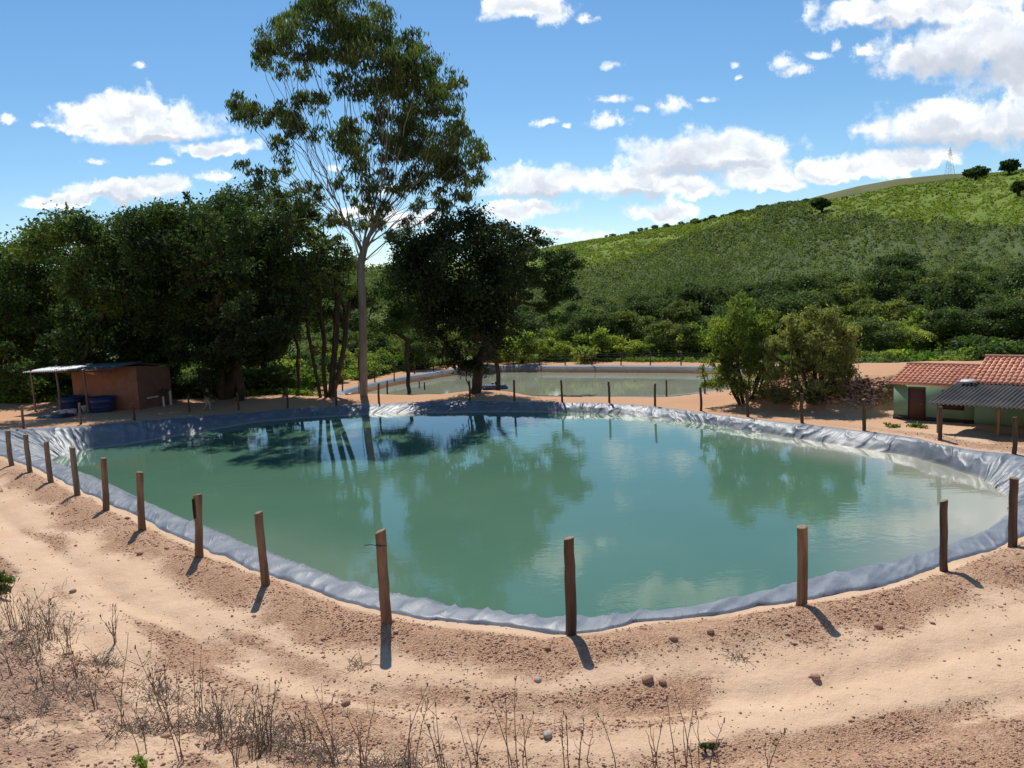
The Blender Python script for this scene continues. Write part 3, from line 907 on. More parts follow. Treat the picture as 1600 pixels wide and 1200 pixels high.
bush('tall_shrub', 'bright green many-stemmed tall shrub on the bank, left of the olive one', 1165, 48, [(1160, 530, 60, 64), (1155, 492, 55, 34), (1165, 585, 62, 40), (1115, 580, 32, 34)], 84, 19000, M['leaf_bush'], 6)
bush('tall_shrub', 'wide olive many-stemmed shrub on the bank beside the red soil cut', 1272, 45, [(1285, 540, 60, 60), (1225, 545, 40, 60), (1295, 595, 60, 48), (1230, 600, 42, 42), (1270, 505, 45, 26)], 96, 23000, M['leaf_olive'], 7)

# ------------------------------------------------------------------ hillside wood (one mass)
def crown_cloud(P, Rc, L, r=rng, dens=2.6):
    """leaf faces over dome crowns centred at P"""
    n = np.maximum(14, (dens * (Rc / L) ** 2)).astype(int)
    k = np.repeat(np.arange(len(P)), n)
    u = unit(len(k), r); u[:, 2] = np.abs(u[:, 2]) * 1.05 - .25
    lump = 1 + .28 * np.sin(u[:, 0] * 5 + k * 1.7) * np.sin(u[:, 1] * 5 + k * 2.3) + .12 * np.sin(u[:, 0] * 11 + k) * np.sin(u[:, 2] * 9 + k * 3)
    rad = (r.uniform(.45, 1.0, len(k)) ** .4) * lump
    c = P[k] + u * np.stack([Rc[k], Rc[k], Rc[k] * 1.0], 1) * rad[:, None]
    return leaves(c, L[k], .62, 0, .25, u * 1.1, r)


NF = 30000
fa = rng.uniform(math.radians(-27), math.radians(40), NF); fr = 99 + 330 * rng.uniform(0, 1, NF) ** .75
fp = np.stack([fr * np.sin(fa), fr * np.cos(fa), hill_z(fa, fr)], 1)
fb = bright_mask(fp)
fx, fy = proj(fp)
dn = fbm(fp[:, 0] * .02 + 5, fp[:, 1] * .02, 3)
dn2 = fbm(fp[:, 0] * .06 + 15, fp[:, 1] * .045 + 3, 4)
dens = np.clip(.82 + .5 * sstep(.40, .56, dn2) + .5 * sstep(430, 490, fy), 0, 1) * (1 - .955 * fb) * (1 - .6 * fb * sstep(.35, .6, dn2))
keep = rng.uniform(0, 1, NF) < dens
fp, fr, fa, fy, fx, fb = fp[keep], fr[keep], fa[keep], fy[keep], fx[keep], fb[keep]
big = sstep(395, 490, fy) * (.35 + .65 * sstep(980, 1200, fx + 120 * (dn[keep] - .5)))
Rc = (.75 + .5 * sstep(.42, .62, dn2[keep])) * (.5 + 1.25 * rng.uniform(0, 1, len(fp)) ** 1.8) * (.8 + 1.2 * big) * np.where(fb > .5, .45, 1)
Rc = Rc * np.where(rng.uniform(0, 1, len(fp)) > .93, 1.7, 1)
fp[:, 2] += Rc * .55
Lf = np.maximum(.3, .0026 * fr)
scrub = rng.uniform(0, 1, len(fp)) > .46 + .36 * big + .15 * sstep(.5, .62, dn[keep])
for sel, mm, nm, lab in ((~scrub, M['leaf_forest'], 'hillside_wood', 'dark green wood covering the lower hillside'), (scrub, M['leaf_scrub'], 'hillside_scrub', 'olive scrub scattered over the hillside up to the ridge')):
    V, Fq = crown_cloud(fp[sel], Rc[sel], Lf[sel])
    o = obj(nm, mesh(nm, [(V, Fq)]), mm); tag(o, lab, 'woodland', kind='stuff')

NT_ = 26000
ta = rng.uniform(math.radians(-2), math.radians(38), NT_); tr_ = rng.uniform(170, 470, NT_)
tp_ = np.stack([tr_ * np.sin(ta), tr_ * np.cos(ta), hill_z(ta, tr_)], 1); tb = bright_mask(tp_)
kp = (tb > .35) & (rng.uniform(0, 1, NT_) < .25 + .75 * sstep(.42, .58, fbm(tp_[:, 0] * .05, tp_[:, 1] * .05, 3)))
tp_, tr_ = tp_[kp], tr_[kp]
rc_ = rng.uniform(.4, .9, len(tp_)); tp_[:, 2] += rc_ * .1
V, Fq = crown_cloud(tp_, rc_, np.maximum(.35, .0022 * tr_), dens=2.0)
tag(obj('pasture_tufts', mesh('pasture_tufts', [(V, Fq)]), leaf_mat('pasture_tuft', (.13, .19, .03), (.22, .27, .05), .3, c3=(.26, .31, .06))), 'bright green tufts of coarse pasture on the upper hillside', 'pasture', kind='stuff')

# trees at the foot of the hill: a few kinds, copied one by one
def foot_kind(name, h, w, n_cl, nl, leafm, L):
    cl = []
    for k in range(n_cl):
        u = unit(1)[0] * rng.uniform(.45, 1) ** .5
        cl.append((np.array([u[0] * w, u[1] * w, h * .62 + u[2] * h * .36]), w * rng.uniform(.3, .46)))
    tr = [(bent((0, 0, -.4), (rng.uniform(-.3, .3), 0, h * .4), 5, (.1, 0, 0), .06), None)]
    return tree(name, 'x', 'tree', (0, 0, 0), tr, cl, nl, leafm, M['bark'], L=L, aspect=.6, r_trunk=.2, twig=False, up=.5)


def copy_tree(o):
    c = o.copy(); COL.objects.link(c)
    for k in o.children:
        d = k.copy(); d.parent = c; COL.objects.link(d)
    return c


KINDS = [
    (foot_kind('forest_tree', 6.6, 3.2, 30, 7600, M['leaf_forest'], .34), 'dark green round-crowned tree in the wood at the foot of the hill'),
    (foot_kind('forest_tree', 5.2, 2.6, 24, 5600, M['leaf_scrub'], .32), 'small olive tree in the wood at the foot of the hill'),
    (foot_kind('forest_tree', 7.0, 2.9, 32, 7600, M['leaf_forest'], .33), 'tall mid green tree in the wood at the foot of the hill'),
    (foot_kind('forest_tree', 3.6, 2.4, 16, 4200, M['leaf_bush'], .3), 'low light green tree along the fence at the foot of the hill')]
spots = []
for k in range(1600):
    x = rng.uniform(480, 1720); rY = 94 + 38 * rng.uniform(0, 1) ** 1.3
    a = math.atan2(*(ray(x, 500)[:2]))
    spots.append((a, rY))
placed = []; used = [False] * 4; cnt = 0
for a, rY in spots:
    x, y = rY * math.sin(a), rY * math.cos(a)
    if any((x - q[0]) ** 2 + (y - q[1]) ** 2 < (3.7 if rY < 104 else 4.6) ** 2 for q in placed): continue
    if x < -5 and rng.uniform() < .55: continue
    kd = int(rng.choice(4, p=[.34, .34, .16, .16]))
    if rY < 103: kd = int(rng.choice([1, 3, 3, 0]))
    placed.append((x, y)); cnt += 1
    src, lab = KINDS[kd]
    o = src if not used[kd] else copy_tree(src); used[kd] = True
    s = rng.uniform(.75, 1.2) * (.85 if x < 0 else 1)
    o.location = (x, y, max(gz(x, y) if rY < 97 else -9, float(hill_z(np.array([a]), np.array([rY]))[0])) - .1)
    o.rotation_euler = (0, 0, rng.uniform(0, 6.28)); o.scale = (s, s, s * rng.uniform(.85, 1.1))
    o['label'] = lab; o['group'] = 'trees at the foot of the hill'
    if cnt >= 190: break

# trees behind the house platform (right edge) and valley fill on the left
k = 0
for px, Y, s, kd in [(1370, 78, .8, 0), (1490, 80, .9, 0), (1560, 84, 1.0, 2), (1625, 80, .9, 0), (1340, 88, .8, 1), (1520, 92, 1.0, 2), (1455, 92, .9, 0)]:
    src, lab = KINDS[kd]; o = copy_tree(src)
    p = at_y(px, 560, Y); o.location = (p[0], Y, gz(p[0], Y) - .1); o.scale = (s, s, s * .8); o.rotation_euler = (0, 0, px)
    o['label'] = 'broad dark tree beyond the bare platform behind the red-roofed house'; o['group'] = 'trees beyond the bare platform'

# ridge silhouettes
RT = [(1525, 268, 26, 14, 'flat-topped dark tree alone on the ridge right of the pylon'), (1577, 258, 20, 16, 'dark round tree on the skyline near the right picture edge'), (1592, 292, 12, 16, 'dark tree on the bright slope at the right picture edge'),
      (1284, 316, 22, 16, 'dark tree at the upper corner of the bright pasture')]
for x, y, rx, ry, lab in RT:
    d = ray(x, y + ry); a = math.atan2(d[0], d[1]); rr = 415.0
    # walk along the ray until it meets the hill
    for q in np.arange(150, 470, 2.0):
        p = CAM + d / math.hypot(d[0], d[1]) * q
        if float(hill_z(np.array([a]), np.array([q]))[0]) > p[2]: rr = q; break
    else:
        rr = 425.0
    bx_, by_ = rr * math.sin(a), rr * math.cos(a); bz = float(hill_z(np.array([a]), np.array([rr]))[0])
    s = rr / F
    cl = []
    for q in range(16):
        u = unit(1)[0] * rng.uniform(.3, 1) ** .5
        cl.append((np.array([bx_ + u[0] * rx * s * .5, by_ + u[1] * rx * s * .5, bz + ry * s * .75 + u[2] * ry * s * .4]), rx * s * .22))
    tree('ridge_tree', lab, 'tree', (bx_, by_, bz - .3), [(bent((bx_, by_, bz - .3), (bx_, by_, bz + ry * s * .5), 4, (0, 0, 0), .1), None)], cl, 900, M['leaf_dark'], M['bark'], L=1.3, aspect=.6, r_trunk=.5, twig=False)
for k in range(96):
    x = rng.uniform(935, 1290) if k % 3 == 0 else rng.uniform(1080, 1290); y = np.interp(x, [q[0] for q in RID], [q[1] for q in RID]) + 1
    d = ray(x, y); a = math.atan2(d[0], d[1]); rr = 425 * (1 + .12 * math.sin(a * 5 + 1)) - rng.uniform(0, 30)
    src, lab = KINDS[int(rng.integers(0, 2))]; o = copy_tree(src); s = rng.uniform(.3, .62)
    o.location = (rr * math.sin(a), rr * math.cos(a), float(hill_z(np.array([a]), np.array([rr]))[0]) - .5); o.scale = (s, s, s * .8); o.rotation_euler = (0, 0, x)
    o['label'] = 'small dark tree in the line along the ridge top'; o['group'] = 'trees along the ridge'

# bright undergrowth seen between the trunks, and around the far pond
def shrub_mesh(w, h, n, L, lm_):
    cl = []
    for k in range(7):
        u = unit(1)[0] * rng.uniform(.2, .8)
        cl.append((np.array([u[0] * w, u[1] * w, h * .5 + u[2] * h * .4]), w * .5))
    root = tree('low_shrub', 'x', 'shrub', (0, 0, 0), [(np.array([(0, 0, -.2), (0, 0, .15), (.02, 0, h * .35)]), None)], cl, n, lm_, M['bark'], L=L, aspect=.55, r_trunk=.05, twig=False, up=.6)
    return root


sh = shrub_mesh(1.6, 1.9, 1100, .34, M['leaf_bright']); sh2 = shrub_mesh(1.9, 2.4, 1200, .36, M['leaf_mid']); sh3 = shrub_mesh(1.7, 1.9, 1100, .34, M['leaf_bush']); SHK = [sh, sh2, sh3]; first = [True] * 3
LS = []
for k in range(70):
    LS.append((rng.uniform(400, 720), rng.uniform(68, 95)))
for k in range(10):
    LS.append((rng.uniform(810, 1130), rng.uniform(91.5, 93.5)))
for k in range(40):
    LS.append((rng.uniform(-60, 420), rng.uniform(64.5, 78)))
for k in range(11):
    LS.append((285 + 12 * k, 66 + (k * 5) % 4))
for px, Y in LS + [(1400, 66), (1425, 67), (1445, 66), (1465, 68), (1365, 70), (1380, 64)] + [(1330 + 9 * k, 62 + (k * 7) % 13) for k in range(30)]:
    p = at_y(px, 560, Y)
    if signed(np.array([p[0]]), np.array([Y]), LOOP2)[0][0] < 3.0: continue
    kq = (0 if px < 1470 and 1395 < px else 1 + int(px) % 2) if px > 1300 else 1 if px < 420 else int(rng.choice(3, p=[.4, .25, .35]))
    o = SHK[kq] if first[kq] else copy_tree(SHK[kq]); first[kq] = False
    s = rng.uniform(.6, 1.25); zz = max(gz(p[0], Y), float(hill_z(np.array([math.atan2(p[0], Y)]), np.array([math.hypot(p[0], Y)]))[0]))
    o.location = (p[0], Y, zz - .05); o.scale = (s, s, s * rng.uniform(.7, 1)); o.rotation_euler = (0, 0, px)
    if px > 1300: o['label'] = ['bright green leafy shrub at the edge of the bare platform', 'darker green shrub at the edge of the bare platform', 'olive green shrub at the edge of the bare platform'][kq]; o['group'] = 'shrubs by the platform'
    elif px > 780: o['label'] = ['bright lime shrub along the fence beyond the far pond', 'darker green shrub along the fence beyond the far pond', 'yellow-green shrub along the fence beyond the far pond'][kq]; o['group'] = 'shrubs beyond the far pond'
    else: o['label'] = ['bright lime shrub seen between the trunks beyond the far bank', 'darker green shrub in the shade under the trees behind the far bank', 'yellow-green shrub seen between the trunks beyond the far bank'][kq]; o['group'] = 'shrubs behind the trunks'

# rough meadow beyond the trunks
NM_ = 30000
mx_ = rng.uniform(-60, 45, NM_); my_ = rng.uniform(64, 97, NM_)
ms_, mi_ = signed(mx_, my_, LOOP2)
ku_ = (mx_ - PH[0]) * UH[0] + (my_ - PH[1]) * UH[1]
kp = (ms_ > 4.2) & ((mx_ < -4) | (my_ > 84) | (mx_ > 29)) & (rng.uniform(0, 1, NM_) < .3 + .7 * sstep(.4, .6, fbm(mx_ * .25, my_ * .25, 3)))
mp_ = np.stack([mx_[kp], my_[kp], ground_z(mx_[kp], my_[kp])], 1)
mr_ = rng.uniform(.25, .6, len(mp_)); mp_[:, 2] += .1
V, Fq = crown_cloud(mp_, mr_, np.full(len(mp_), .26), dens=2.0)
tag(obj('meadow_grass', mesh('meadow_grass', [(V, Fq)]), leaf_mat('meadow_tuft', (.10, .165, .03), (.17, .24, .045), .35, c3=(.20, .28, .05))), 'rough bright green grass growing beyond the trees and the far pond', 'grass', kind='stuff')

# palm
pb = at_y(1432, 560, 76); pb[2] = gz(pb[0], 76)
palm = thing('palm_tree', 'small palm with arching fronds against the dark wood above the platform', 'tree', pb)
obj('trunk', mesh('palm_trunk', tube([(0, 0, -.3), (.05, 0, 1.2), (0, 0, 2.6)], [.2, .16, .13], 8), True), M['bark'], palm)
fp_ = []
for k in range(16):
    a = k * 2.399; el = rng.uniform(.1, 1.1); Lr = rng.uniform(1.7, 2.3)
    f = np.linspace(0, 1, 9); hx = np.cos(el) * f * Lr; zz = 2.6 + np.sin(el) * f * Lr - 1.5 * f ** 2 * (1.1 - .4 * el)
    C_ = np.stack([hx * math.cos(a), hx * math.sin(a), zz], 1); side = np.array([-math.sin(a), math.cos(a), 0])
    for s in (-1, 1):
        for q in range(1, 9):
            l = .55 * math.sin(math.pi * (q / 9) ** .7) + .1
            p0 = C_[q]; tip = p0 + side * s * l * .7 + np.array([math.cos(a) * .2, math.sin(a) * .2, -l * .55])
            w_ = (C_[q] - C_[q - 1]) * .3
            fp_.append((np.array([p0 - w_, p0 + w_, tip + w_ * .2, tip - w_ * .2]), np.array([[0, 1, 2, 3]])))
obj('crown', mesh('palm_crown', fp_), M['leaf_bush'], palm)

# ------------------------------------------------------------------ fence posts
def post_mesh(h, r, lean, seed, dark=False):
    rg = np.random.default_rng(seed)
    n = 9; f = np.linspace(0, 1, n)
    bow = rg.normal(0, .022, 2)
    P = np.stack([lean[0] * f + rg.normal(0, .006, n) + bow[0] * np.sin(f * math.pi), lean[1] * f + rg.normal(0, .006, n) + bow[1] * np.sin(f * math.pi), -.3 + (h + .3) * f], 1)
    P[0, :2] = 0
    k = 14
    rr = r * (1.06 - .12 * f) * (1 + rg.normal(0, .02, n))
    body = tube(P, rr, k, False)
    V = body[0][0].reshape(n, k, 3)
    V[:, :, :2] += (noise2(np.arange(k)[None, :] * .9 + seed, f[:, None] * 2) - .5)[..., None] * r * .25 * np.array([1, 1])
    V[:-1] = V[:-1]
    tilt = rg.normal(0, .02, 2)
    V[-1, :, 2] += (V[-1, :, 0] - P[-1, 0]) * tilt[0] * 8 + (V[-1, :, 1] - P[-1, 1]) * tilt[1] * 8
    ring = V[-1].copy(); c = ring.mean(0); inner = c + (ring - c) * .82; inner[:, 2] += r * .12
    j = np.arange(k); 
    capq = np.stack([j, (j + 1) % k, k + (j + 1) % k, k + j], 1)
    return [(V.reshape(-1, 3), body[0][1], 0), (np.concatenate([ring, inner]), capq, 1), (inner, np.arange(k)[None, :], 1)]


def fence_post(bx, by, tx, ty, z, label, group, r, wood, seed, follow=True):
    b = at_z(bx, by, z)
    if follow:
        for _ in range(6):
            b = at_z(bx, by, gz(b[0], b[1]))
    tp = at_y(tx, ty, b[1])
    h = tp[2] - b[2]
    o = obj('fence_post', mesh('fence_post', post_mesh(h, r, (tp[0] - b[0], 0), seed), True), [wood, M['cut_wood']])
    o.location = b
    tag(o, label, 'fence post', group)
    return o, b, tp


ORD = ['first', 'second', 'third', 'fourth', 'fifth', 'sixth', 'seventh', 'eighth', 'ninth', 'tenth', 'eleventh', 'twelfth', 'thirteenth', 'fourteenth', 'fifteenth', 'sixteenth', 'seventeenth', 'eighteenth', 'nineteenth', 'twentieth', 'twenty-first']
NP = [(20, 727, 12, 673), (48, 738, 40, 679), (80, 754, 72, 690), (121, 774, 112, 699), (164, 797, 161, 716), (222, 828, 218, 738), (311, 870, 309, 773), (417, 914, 404, 801), (604, 973, 594, 830), (892, 992, 889, 841),
      (1251, 947, 1254, 823), (1475, 892, 1475, 782), (1583, 854, 1585, 747)]
NL = ['leaning grey wooden post at the near rim, first from the left edge', 'grey wooden post at the near rim, second from the left edge', 'grey wooden post at the near rim, third from the left edge', 'leaning brown post at the near rim, fourth from the left edge',
      'tan post at the near rim with a knot on its side, fifth from the left', 'crooked tan post at the near rim, sixth from the left', 'wooden post at the near rim with a black stain below its top', 'clearly leaning wooden post at the near rim with a notched top',
      'leaning wooden post at the near rim with a wire sticking out near its top', 'dark upright wooden post standing at the nearest point of the pond rim', 'pale tan wooden post at the near rim, third from the right', 'thin dark post at the near right rim, last but one before the picture edge',
      'dark wooden post with a split top at the right end of the near rim']
NM = ['wood_grey', 'wood_grey', 'wood_grey', 'wood_grey', 'wood', 'wood', 'wood', 'wood', 'wood', 'wood_dark', 'wood', 'wood_dark', 'wood_dark']
near_posts = []
for k, (q, lab) in enumerate(zip(NP, NL)):
    o, b, tp = fence_post(*q, 1.25, lab, 'wooden posts along the near rim', [.1, .1, .1, .1, .1, .11, .115, .1, .11, .105, .11, .085, .1][k], M[NM[k]], 40 + k)
    near_posts.append((o, b, tp))
o, b, tp = near_posts[8]
w = obj('wire', mesh('wire', tube([(-.34, -.02, tp[2] - b[2] - .27), (-.2, -.02, tp[2] - b[2] - .26), (0, -.13, tp[2] - b[2] - .27), (.1, -.02, tp[2] - b[2] - .3)], .012, 5)), M['wire'], o)
w.location.x = (tp[0] - b[0]) * .8
o, b, tp = near_posts[6]
obj('stain', mesh('stain', [(v * np.array([1, 1, 1]), f) for v, f in tube([(.03, -.11, tp[2] - b[2] - .62), (.035, -.112, tp[2] - b[2] - .35), (.03, -.108, tp[2] - b[2] - .08)], [.028, .04, .03], 8)]), simple('black_stain', (.02, .018, .018)), o)

FP = [(1584, 710, 1586, 652), (1468, 687, 1470, 636), (1350, 673, 1349, 624), (1254, 661, 1253, 615), (1169, 651, 1168, 610), (1095, 642, 1094, 605), (1024, 635, 1024, 599), (952, 631, 951, 596), (879, 629, 877, 594), (804, 628, 803, 594),
      (733, 628, 733, 595), (665, 632, 663, 597), (593, 631, 592, 599), (525, 635, 524, 596), (449, 638, 448, 608), (373, 641, 371, 614), (296, 644, 294, 619), (210, 657, 208, 631), (127, 663, 124, 630), (37, 670, 34, 634)]
for k, q in enumerate(FP):
    lab = f'dark wooden post along the far rim, {ORD[k]} counted from the red-roofed house' if k < 10 else f'dark wooden post in tree shade on the far rim, {ORD[19 - k]} counted from the left edge'
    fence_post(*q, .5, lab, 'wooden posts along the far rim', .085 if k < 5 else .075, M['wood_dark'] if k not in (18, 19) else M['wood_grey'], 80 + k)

P2N = [(605, 617, 595), (655, 617, 595), (710, 617, 595), (761, 618, 597), (820, 617, 597), (884, 620, 597), (943, 620, 597), (992, 620, 595), (1041, 620, 594), (1101, 615, 594)]
for k, (x, yb, yt) in enumerate(P2N):
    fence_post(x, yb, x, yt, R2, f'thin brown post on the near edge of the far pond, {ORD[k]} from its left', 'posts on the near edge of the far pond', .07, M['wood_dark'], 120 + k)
P2F = [(535, 610, 589), (586, 597, 578), (616, 592, 571), (647, 585, 567), (677, 581, 562), (720, 574, 556), (762, 572, 553), (802, 571, 552), (842, 571, 552), (883, 571, 552), (925, 571, 551), (970, 571, 551), (1016, 571, 550), (1064, 571, 550), (1115, 572, 551), (1165, 575, 553)]
far_tops = []
for k, (x, yb, yt) in enumerate(P2F):
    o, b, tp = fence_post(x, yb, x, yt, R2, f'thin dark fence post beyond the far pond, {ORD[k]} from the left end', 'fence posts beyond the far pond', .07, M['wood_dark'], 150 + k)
    far_tops.append((b, tp))
wp = []
for f in (.3, .55, .8, .95):
    pts = []
    for (b, tp), (b2, tp2) in zip(far_tops[:-1], far_tops[1:]):
        a0 = b + (tp - b) * f; a1 = b2 + (tp2 - b2) * f
        pts += [a0, (a0 + a1) / 2 - np.array([0, 0, .04])]
    pts.append(far_tops[-1][0] + (far_tops[-1][1] - far_tops[-1][0]) * f)
    wp += tube(pts, .006, 4, False)
tag(obj('fence_wire', mesh('fence_wire', wp), M['wire']), 'thin wire strands strung along the fence beyond the far pond', 'fence wire')

# ------------------------------------------------------------------ brick shed
us = np.array([.92, -.392]); vs = np.array([.392, .92]); As = np.array([-27.8, 56.8]); zs = .75
SR = math.atan2(us[1], us[0])


def brick_mat(name, c1, c2, mort, sc=2.2):
    m, t = mat(name)
    bt = t.new('ShaderNodeTexBrick', Scale=sc, Color1=(*c1, 1), Color2=(*c2, 1), Mortar=(*mort, 1)); bt.inputs['Mortar Size'].default_value = .015
    sx = t.n.new('ShaderNodeSeparateXYZ'); t.l.new(t.co, sx.inputs[0]); cx = t.n.new('ShaderNodeCombineXYZ')
    t.l.new(t.math('ADD', sx.outputs[0], sx.outputs[1]), cx.inputs[0]); t.l.new(sx.outputs[2], cx.inputs[1])
    t.l.new(cx.outputs[0], bt.inputs['Vector'])
    n = t.noise(t.co, 1.5, 5)
    col = t.mix(t.ramp(n, .3, .75), bt.outputs['Color'], tuple(v * .72 for v in c1))
    principled(t, col, .9, .15, bt.outputs['Fac'], -.4, .01)
    return m


def slab(P4, th):
    """thick quad sheet from 4 corners"""
    P4 = np.asarray(P4, float); n = np.cross(P4[1] - P4[0], P4[3] - P4[0]); n /= np.linalg.norm(n)
    V = np.concatenate([P4, P4 - n * th])
    return [(V, np.array([(0, 1, 2, 3), (7, 6, 5, 4), (0, 4, 5, 1), (1, 5, 6, 2), (2, 6, 7, 3), (3, 7, 4, 0)]))]


def corrugated(p0, pu, pv, n, amp, th=.02, per=8):
    """corrugated sheet from corner p0 along pu (across the waves) and pv (along them)"""
    p0, pu, pv = [np.asarray(v, float) for v in (p0, pu, pv)]
    nn = np.cross(pu, pv); nn /= np.linalg.norm(nn)
    k = n * per + 1; f = np.linspace(0, 1, k)
    prof = amp * np.sin(f * n * 2 * math.pi)
    rows = []
    for g_ in np.linspace(0, 1, 5):
        rows.append(p0 + pu * f[:, None] + pv * g_ + nn * prof[:, None])
    V = np.array(rows)
    i, j = np.meshgrid(np.arange(4), np.arange(k - 1), indexing='ij'); i = i.ravel(); j = j.ravel()
    q = np.stack([i * k + j, i * k + j + 1, (i + 1) * k + j + 1, (i + 1) * k + j], 1)
    V = V.reshape(-1, 3); V2 = V - nn * th
    e = []
    j = np.arange(k - 1); m_ = len(V)
    for row in (0, 4):
        e.append(np.stack([row * k + j, row * k + j + 1, m_ + row * k + j + 1, m_ + row * k + j], 1))
    return [(np.concatenate([V, V2]), np.concatenate([q, q[:, ::-1] + m_] + e))]


shed = thing('brick_shed', 'small orange brick shed with a corrugated metal canopy under the dark trees', 'shed', (As[0], As[1], zs), SR)
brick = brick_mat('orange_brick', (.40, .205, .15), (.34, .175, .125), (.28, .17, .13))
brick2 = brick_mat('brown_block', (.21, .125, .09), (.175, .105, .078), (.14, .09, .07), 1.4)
sw_ = 6.9; sd_ = 3.1; hw = 3.3
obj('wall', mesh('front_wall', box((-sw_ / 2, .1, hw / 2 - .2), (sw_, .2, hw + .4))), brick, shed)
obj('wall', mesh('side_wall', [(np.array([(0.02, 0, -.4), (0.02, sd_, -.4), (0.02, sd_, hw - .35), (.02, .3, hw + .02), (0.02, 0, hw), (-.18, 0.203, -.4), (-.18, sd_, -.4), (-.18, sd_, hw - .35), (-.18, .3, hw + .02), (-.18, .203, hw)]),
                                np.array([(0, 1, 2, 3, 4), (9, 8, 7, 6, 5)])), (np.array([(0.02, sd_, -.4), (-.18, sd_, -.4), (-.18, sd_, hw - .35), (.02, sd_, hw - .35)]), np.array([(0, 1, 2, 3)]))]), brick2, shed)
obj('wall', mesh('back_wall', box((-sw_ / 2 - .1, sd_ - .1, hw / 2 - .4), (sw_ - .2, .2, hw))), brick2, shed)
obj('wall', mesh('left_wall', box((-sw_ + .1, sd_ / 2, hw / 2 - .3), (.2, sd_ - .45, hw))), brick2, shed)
galv = simple('galvanised_sheet', (.24, .26, .29), (.16, .175, .2), 3, .5, .35, .1, .01, metal=.3)
obj('roof', mesh('canopy_roof', corrugated((-9.2, -2.3, hw - .16), (9.45, 0, .26), (0, 2.75, .22), 40, .035)), galv, shed)
obj('roof', mesh('rear_roof', corrugated((-7.3, .47, hw + .12), (7.6, 0, .05), (0, sd_ - .2, -.38), 30, .035)), galv, shed)
for x in (-8.7, -5.9, -3.0):
    obj('post', mesh('shed_post', tube([(x, -1.95, -.4), (x + .03, -1.95, 1.5), (x, -1.95, hw - .05 + (x + 9.9) * .02)], .075, 9), True), M['wood_grey'], shed)
obj('beam', mesh('beam', box((-4.6, -1.95, hw - .16), (8.8, .09, .12))), M['wood_dark'], shed)

tank_m = simple('blue_plastic', (.02, .05, .16), (.015, .035, .11), 3, .45, .5, .1, .01)
for px, py, lab in ((116, 641, 'blue tapered water tank under the shed canopy, left of the white crates'), (171, 638, 'blue tapered water tank under the shed canopy, by the shed corner')):
    d = 1.0 if px < 140 else .9
    p = As + us * (-5.9 if px < 140 else -2.6) + vs * -1.05
    z0 = gz(p[0], p[1])
    tk = thing('water_tank', lab, 'water tank', (p[0], p[1], z0 - .02), 0, 'blue water tanks')
    obj('body', mesh('tank_body', lathe([(.0, 0), (.74, 0), (.76, .05), (.80, .35), (.825, .38), (.82, .42), (.86, .75), (.885, .78), (.88, .82), (.92, 1.1), (.88, 1.1), (.7, .2), (0, .2)], 28), True), tank_m, tk)
    obj('rim', mesh('tank_rim', lathe([(.93, 1.06), (.99, 1.07), (1.0, 1.12), (.96, 1.15), (.89, 1.13), (.89, 1.09), (.93, 1.06)], 28), True), tank_m, tk)
white = simple('white_plastic', (.62, .62, .6), (.5, .5, .5), 4, .5, .4, .1)
grey = simple('grey_plastic', (.36, .38, .4), (.28, .3, .32), 4, .5, .4, .1)


def crate_mesh(w, d, h):
    t_ = .025
    p = box((0, 0, t_ / 2), (w, d, t_))
    for s in (-1, 1):
        p += box((s * (w / 2 - t_ / 2), 0, h / 2 + t_ / 2), (t_, d, h - t_)) + box((0, s * (d / 2 - t_ / 2), h / 2 + t_ / 2), (w - 2 * t_, t_, h - t_))
        p += box((0, s * (d / 2 + .008), h - .03), (w + .03, .02, .05)) + box((s * (w / 2 + .008), 0, h - .03), (.02, d - .004, .05))
    return p


for a, b_, w, h, mm, lab, rz in ((-4.9, -2.45, .62, .36, white, 'white plastic crate at the foot of the shed post, left one', .1), (-4.25, -2.3, .6, .4, white, 'white plastic crate between the other white crate and the grey bin', -.15)):
    p = As + us * a + vs * b_
    c = obj('plastic_crate', mesh('plastic_crate', crate_mesh(w, .45, h)), mm); c.location = (p[0], p[1], gz(p[0], p[1]) - .01); c.rotation_euler = (0, 0, SR + rz)
    tag(c, lab, 'crate', 'white crates by the shed')
p = As + us * -3.85 + vs * -1.5
bn = thing('plastic_bin', 'upright grey plastic bin between the two blue water tanks', 'bin', (p[0], p[1], gz(p[0], p[1]) - .01))
obj('body', mesh('bin_body', lathe([(0, 0), (.19, 0), (.24, .5), (.22, .5), (.18, .05), (0, .05)], 18), True), grey, bn)
obj('lid', mesh('bin_lid', lathe([(.26, .49), (.265, .53), (.2, .57), (0, .58)], 18), True), white, bn)
# dark tarp on the ground
p = at_z(88, 652, .85); tx_, ty_ = np.meshgrid(np.linspace(-1, 1, 30), np.linspace(-1, 1, 24), indexing='ij')
rr_ = 1 - sstep(.75, 1, np.maximum(np.abs(tx_), np.abs(ty_)))
hz = .05 + rr_ * (.18 * fbm(tx_ * 2.2 + 3, ty_ * 2.2, 4) + .1)
X_ = p[0] + tx_.ravel() * 1.0; Y_ = p[1] + ty_.ravel() * .9
tv = np.stack([X_, Y_, ground_z(X_, Y_) + hz.ravel() - .04], 1)
i, j = np.meshgrid(np.arange(29), np.arange(23), indexing='ij'); i = i.ravel(); j = j.ravel()
tag(obj('tarpaulin', mesh('tarpaulin', [(tv, np.stack([i * 24 + j, (i + 1) * 24 + j, (i + 1) * 24 + j + 1, i * 24 + j + 1], 1))], True), simple('blue_black_tarp', (.02, .03, .07), (.015, .02, .045), 3, .4, .5)), 'dark blue tarpaulin crumpled on the ground in front of the shed', 'tarpaulin')
p = p + np.array([.05, -.1, 0])
cb = obj('bucket', mesh('bucket', lathe([(0, 0), (.2, 0), (.26, .2), (.24, .2), (.19, .03), (0, .03)], 16), True), grey)
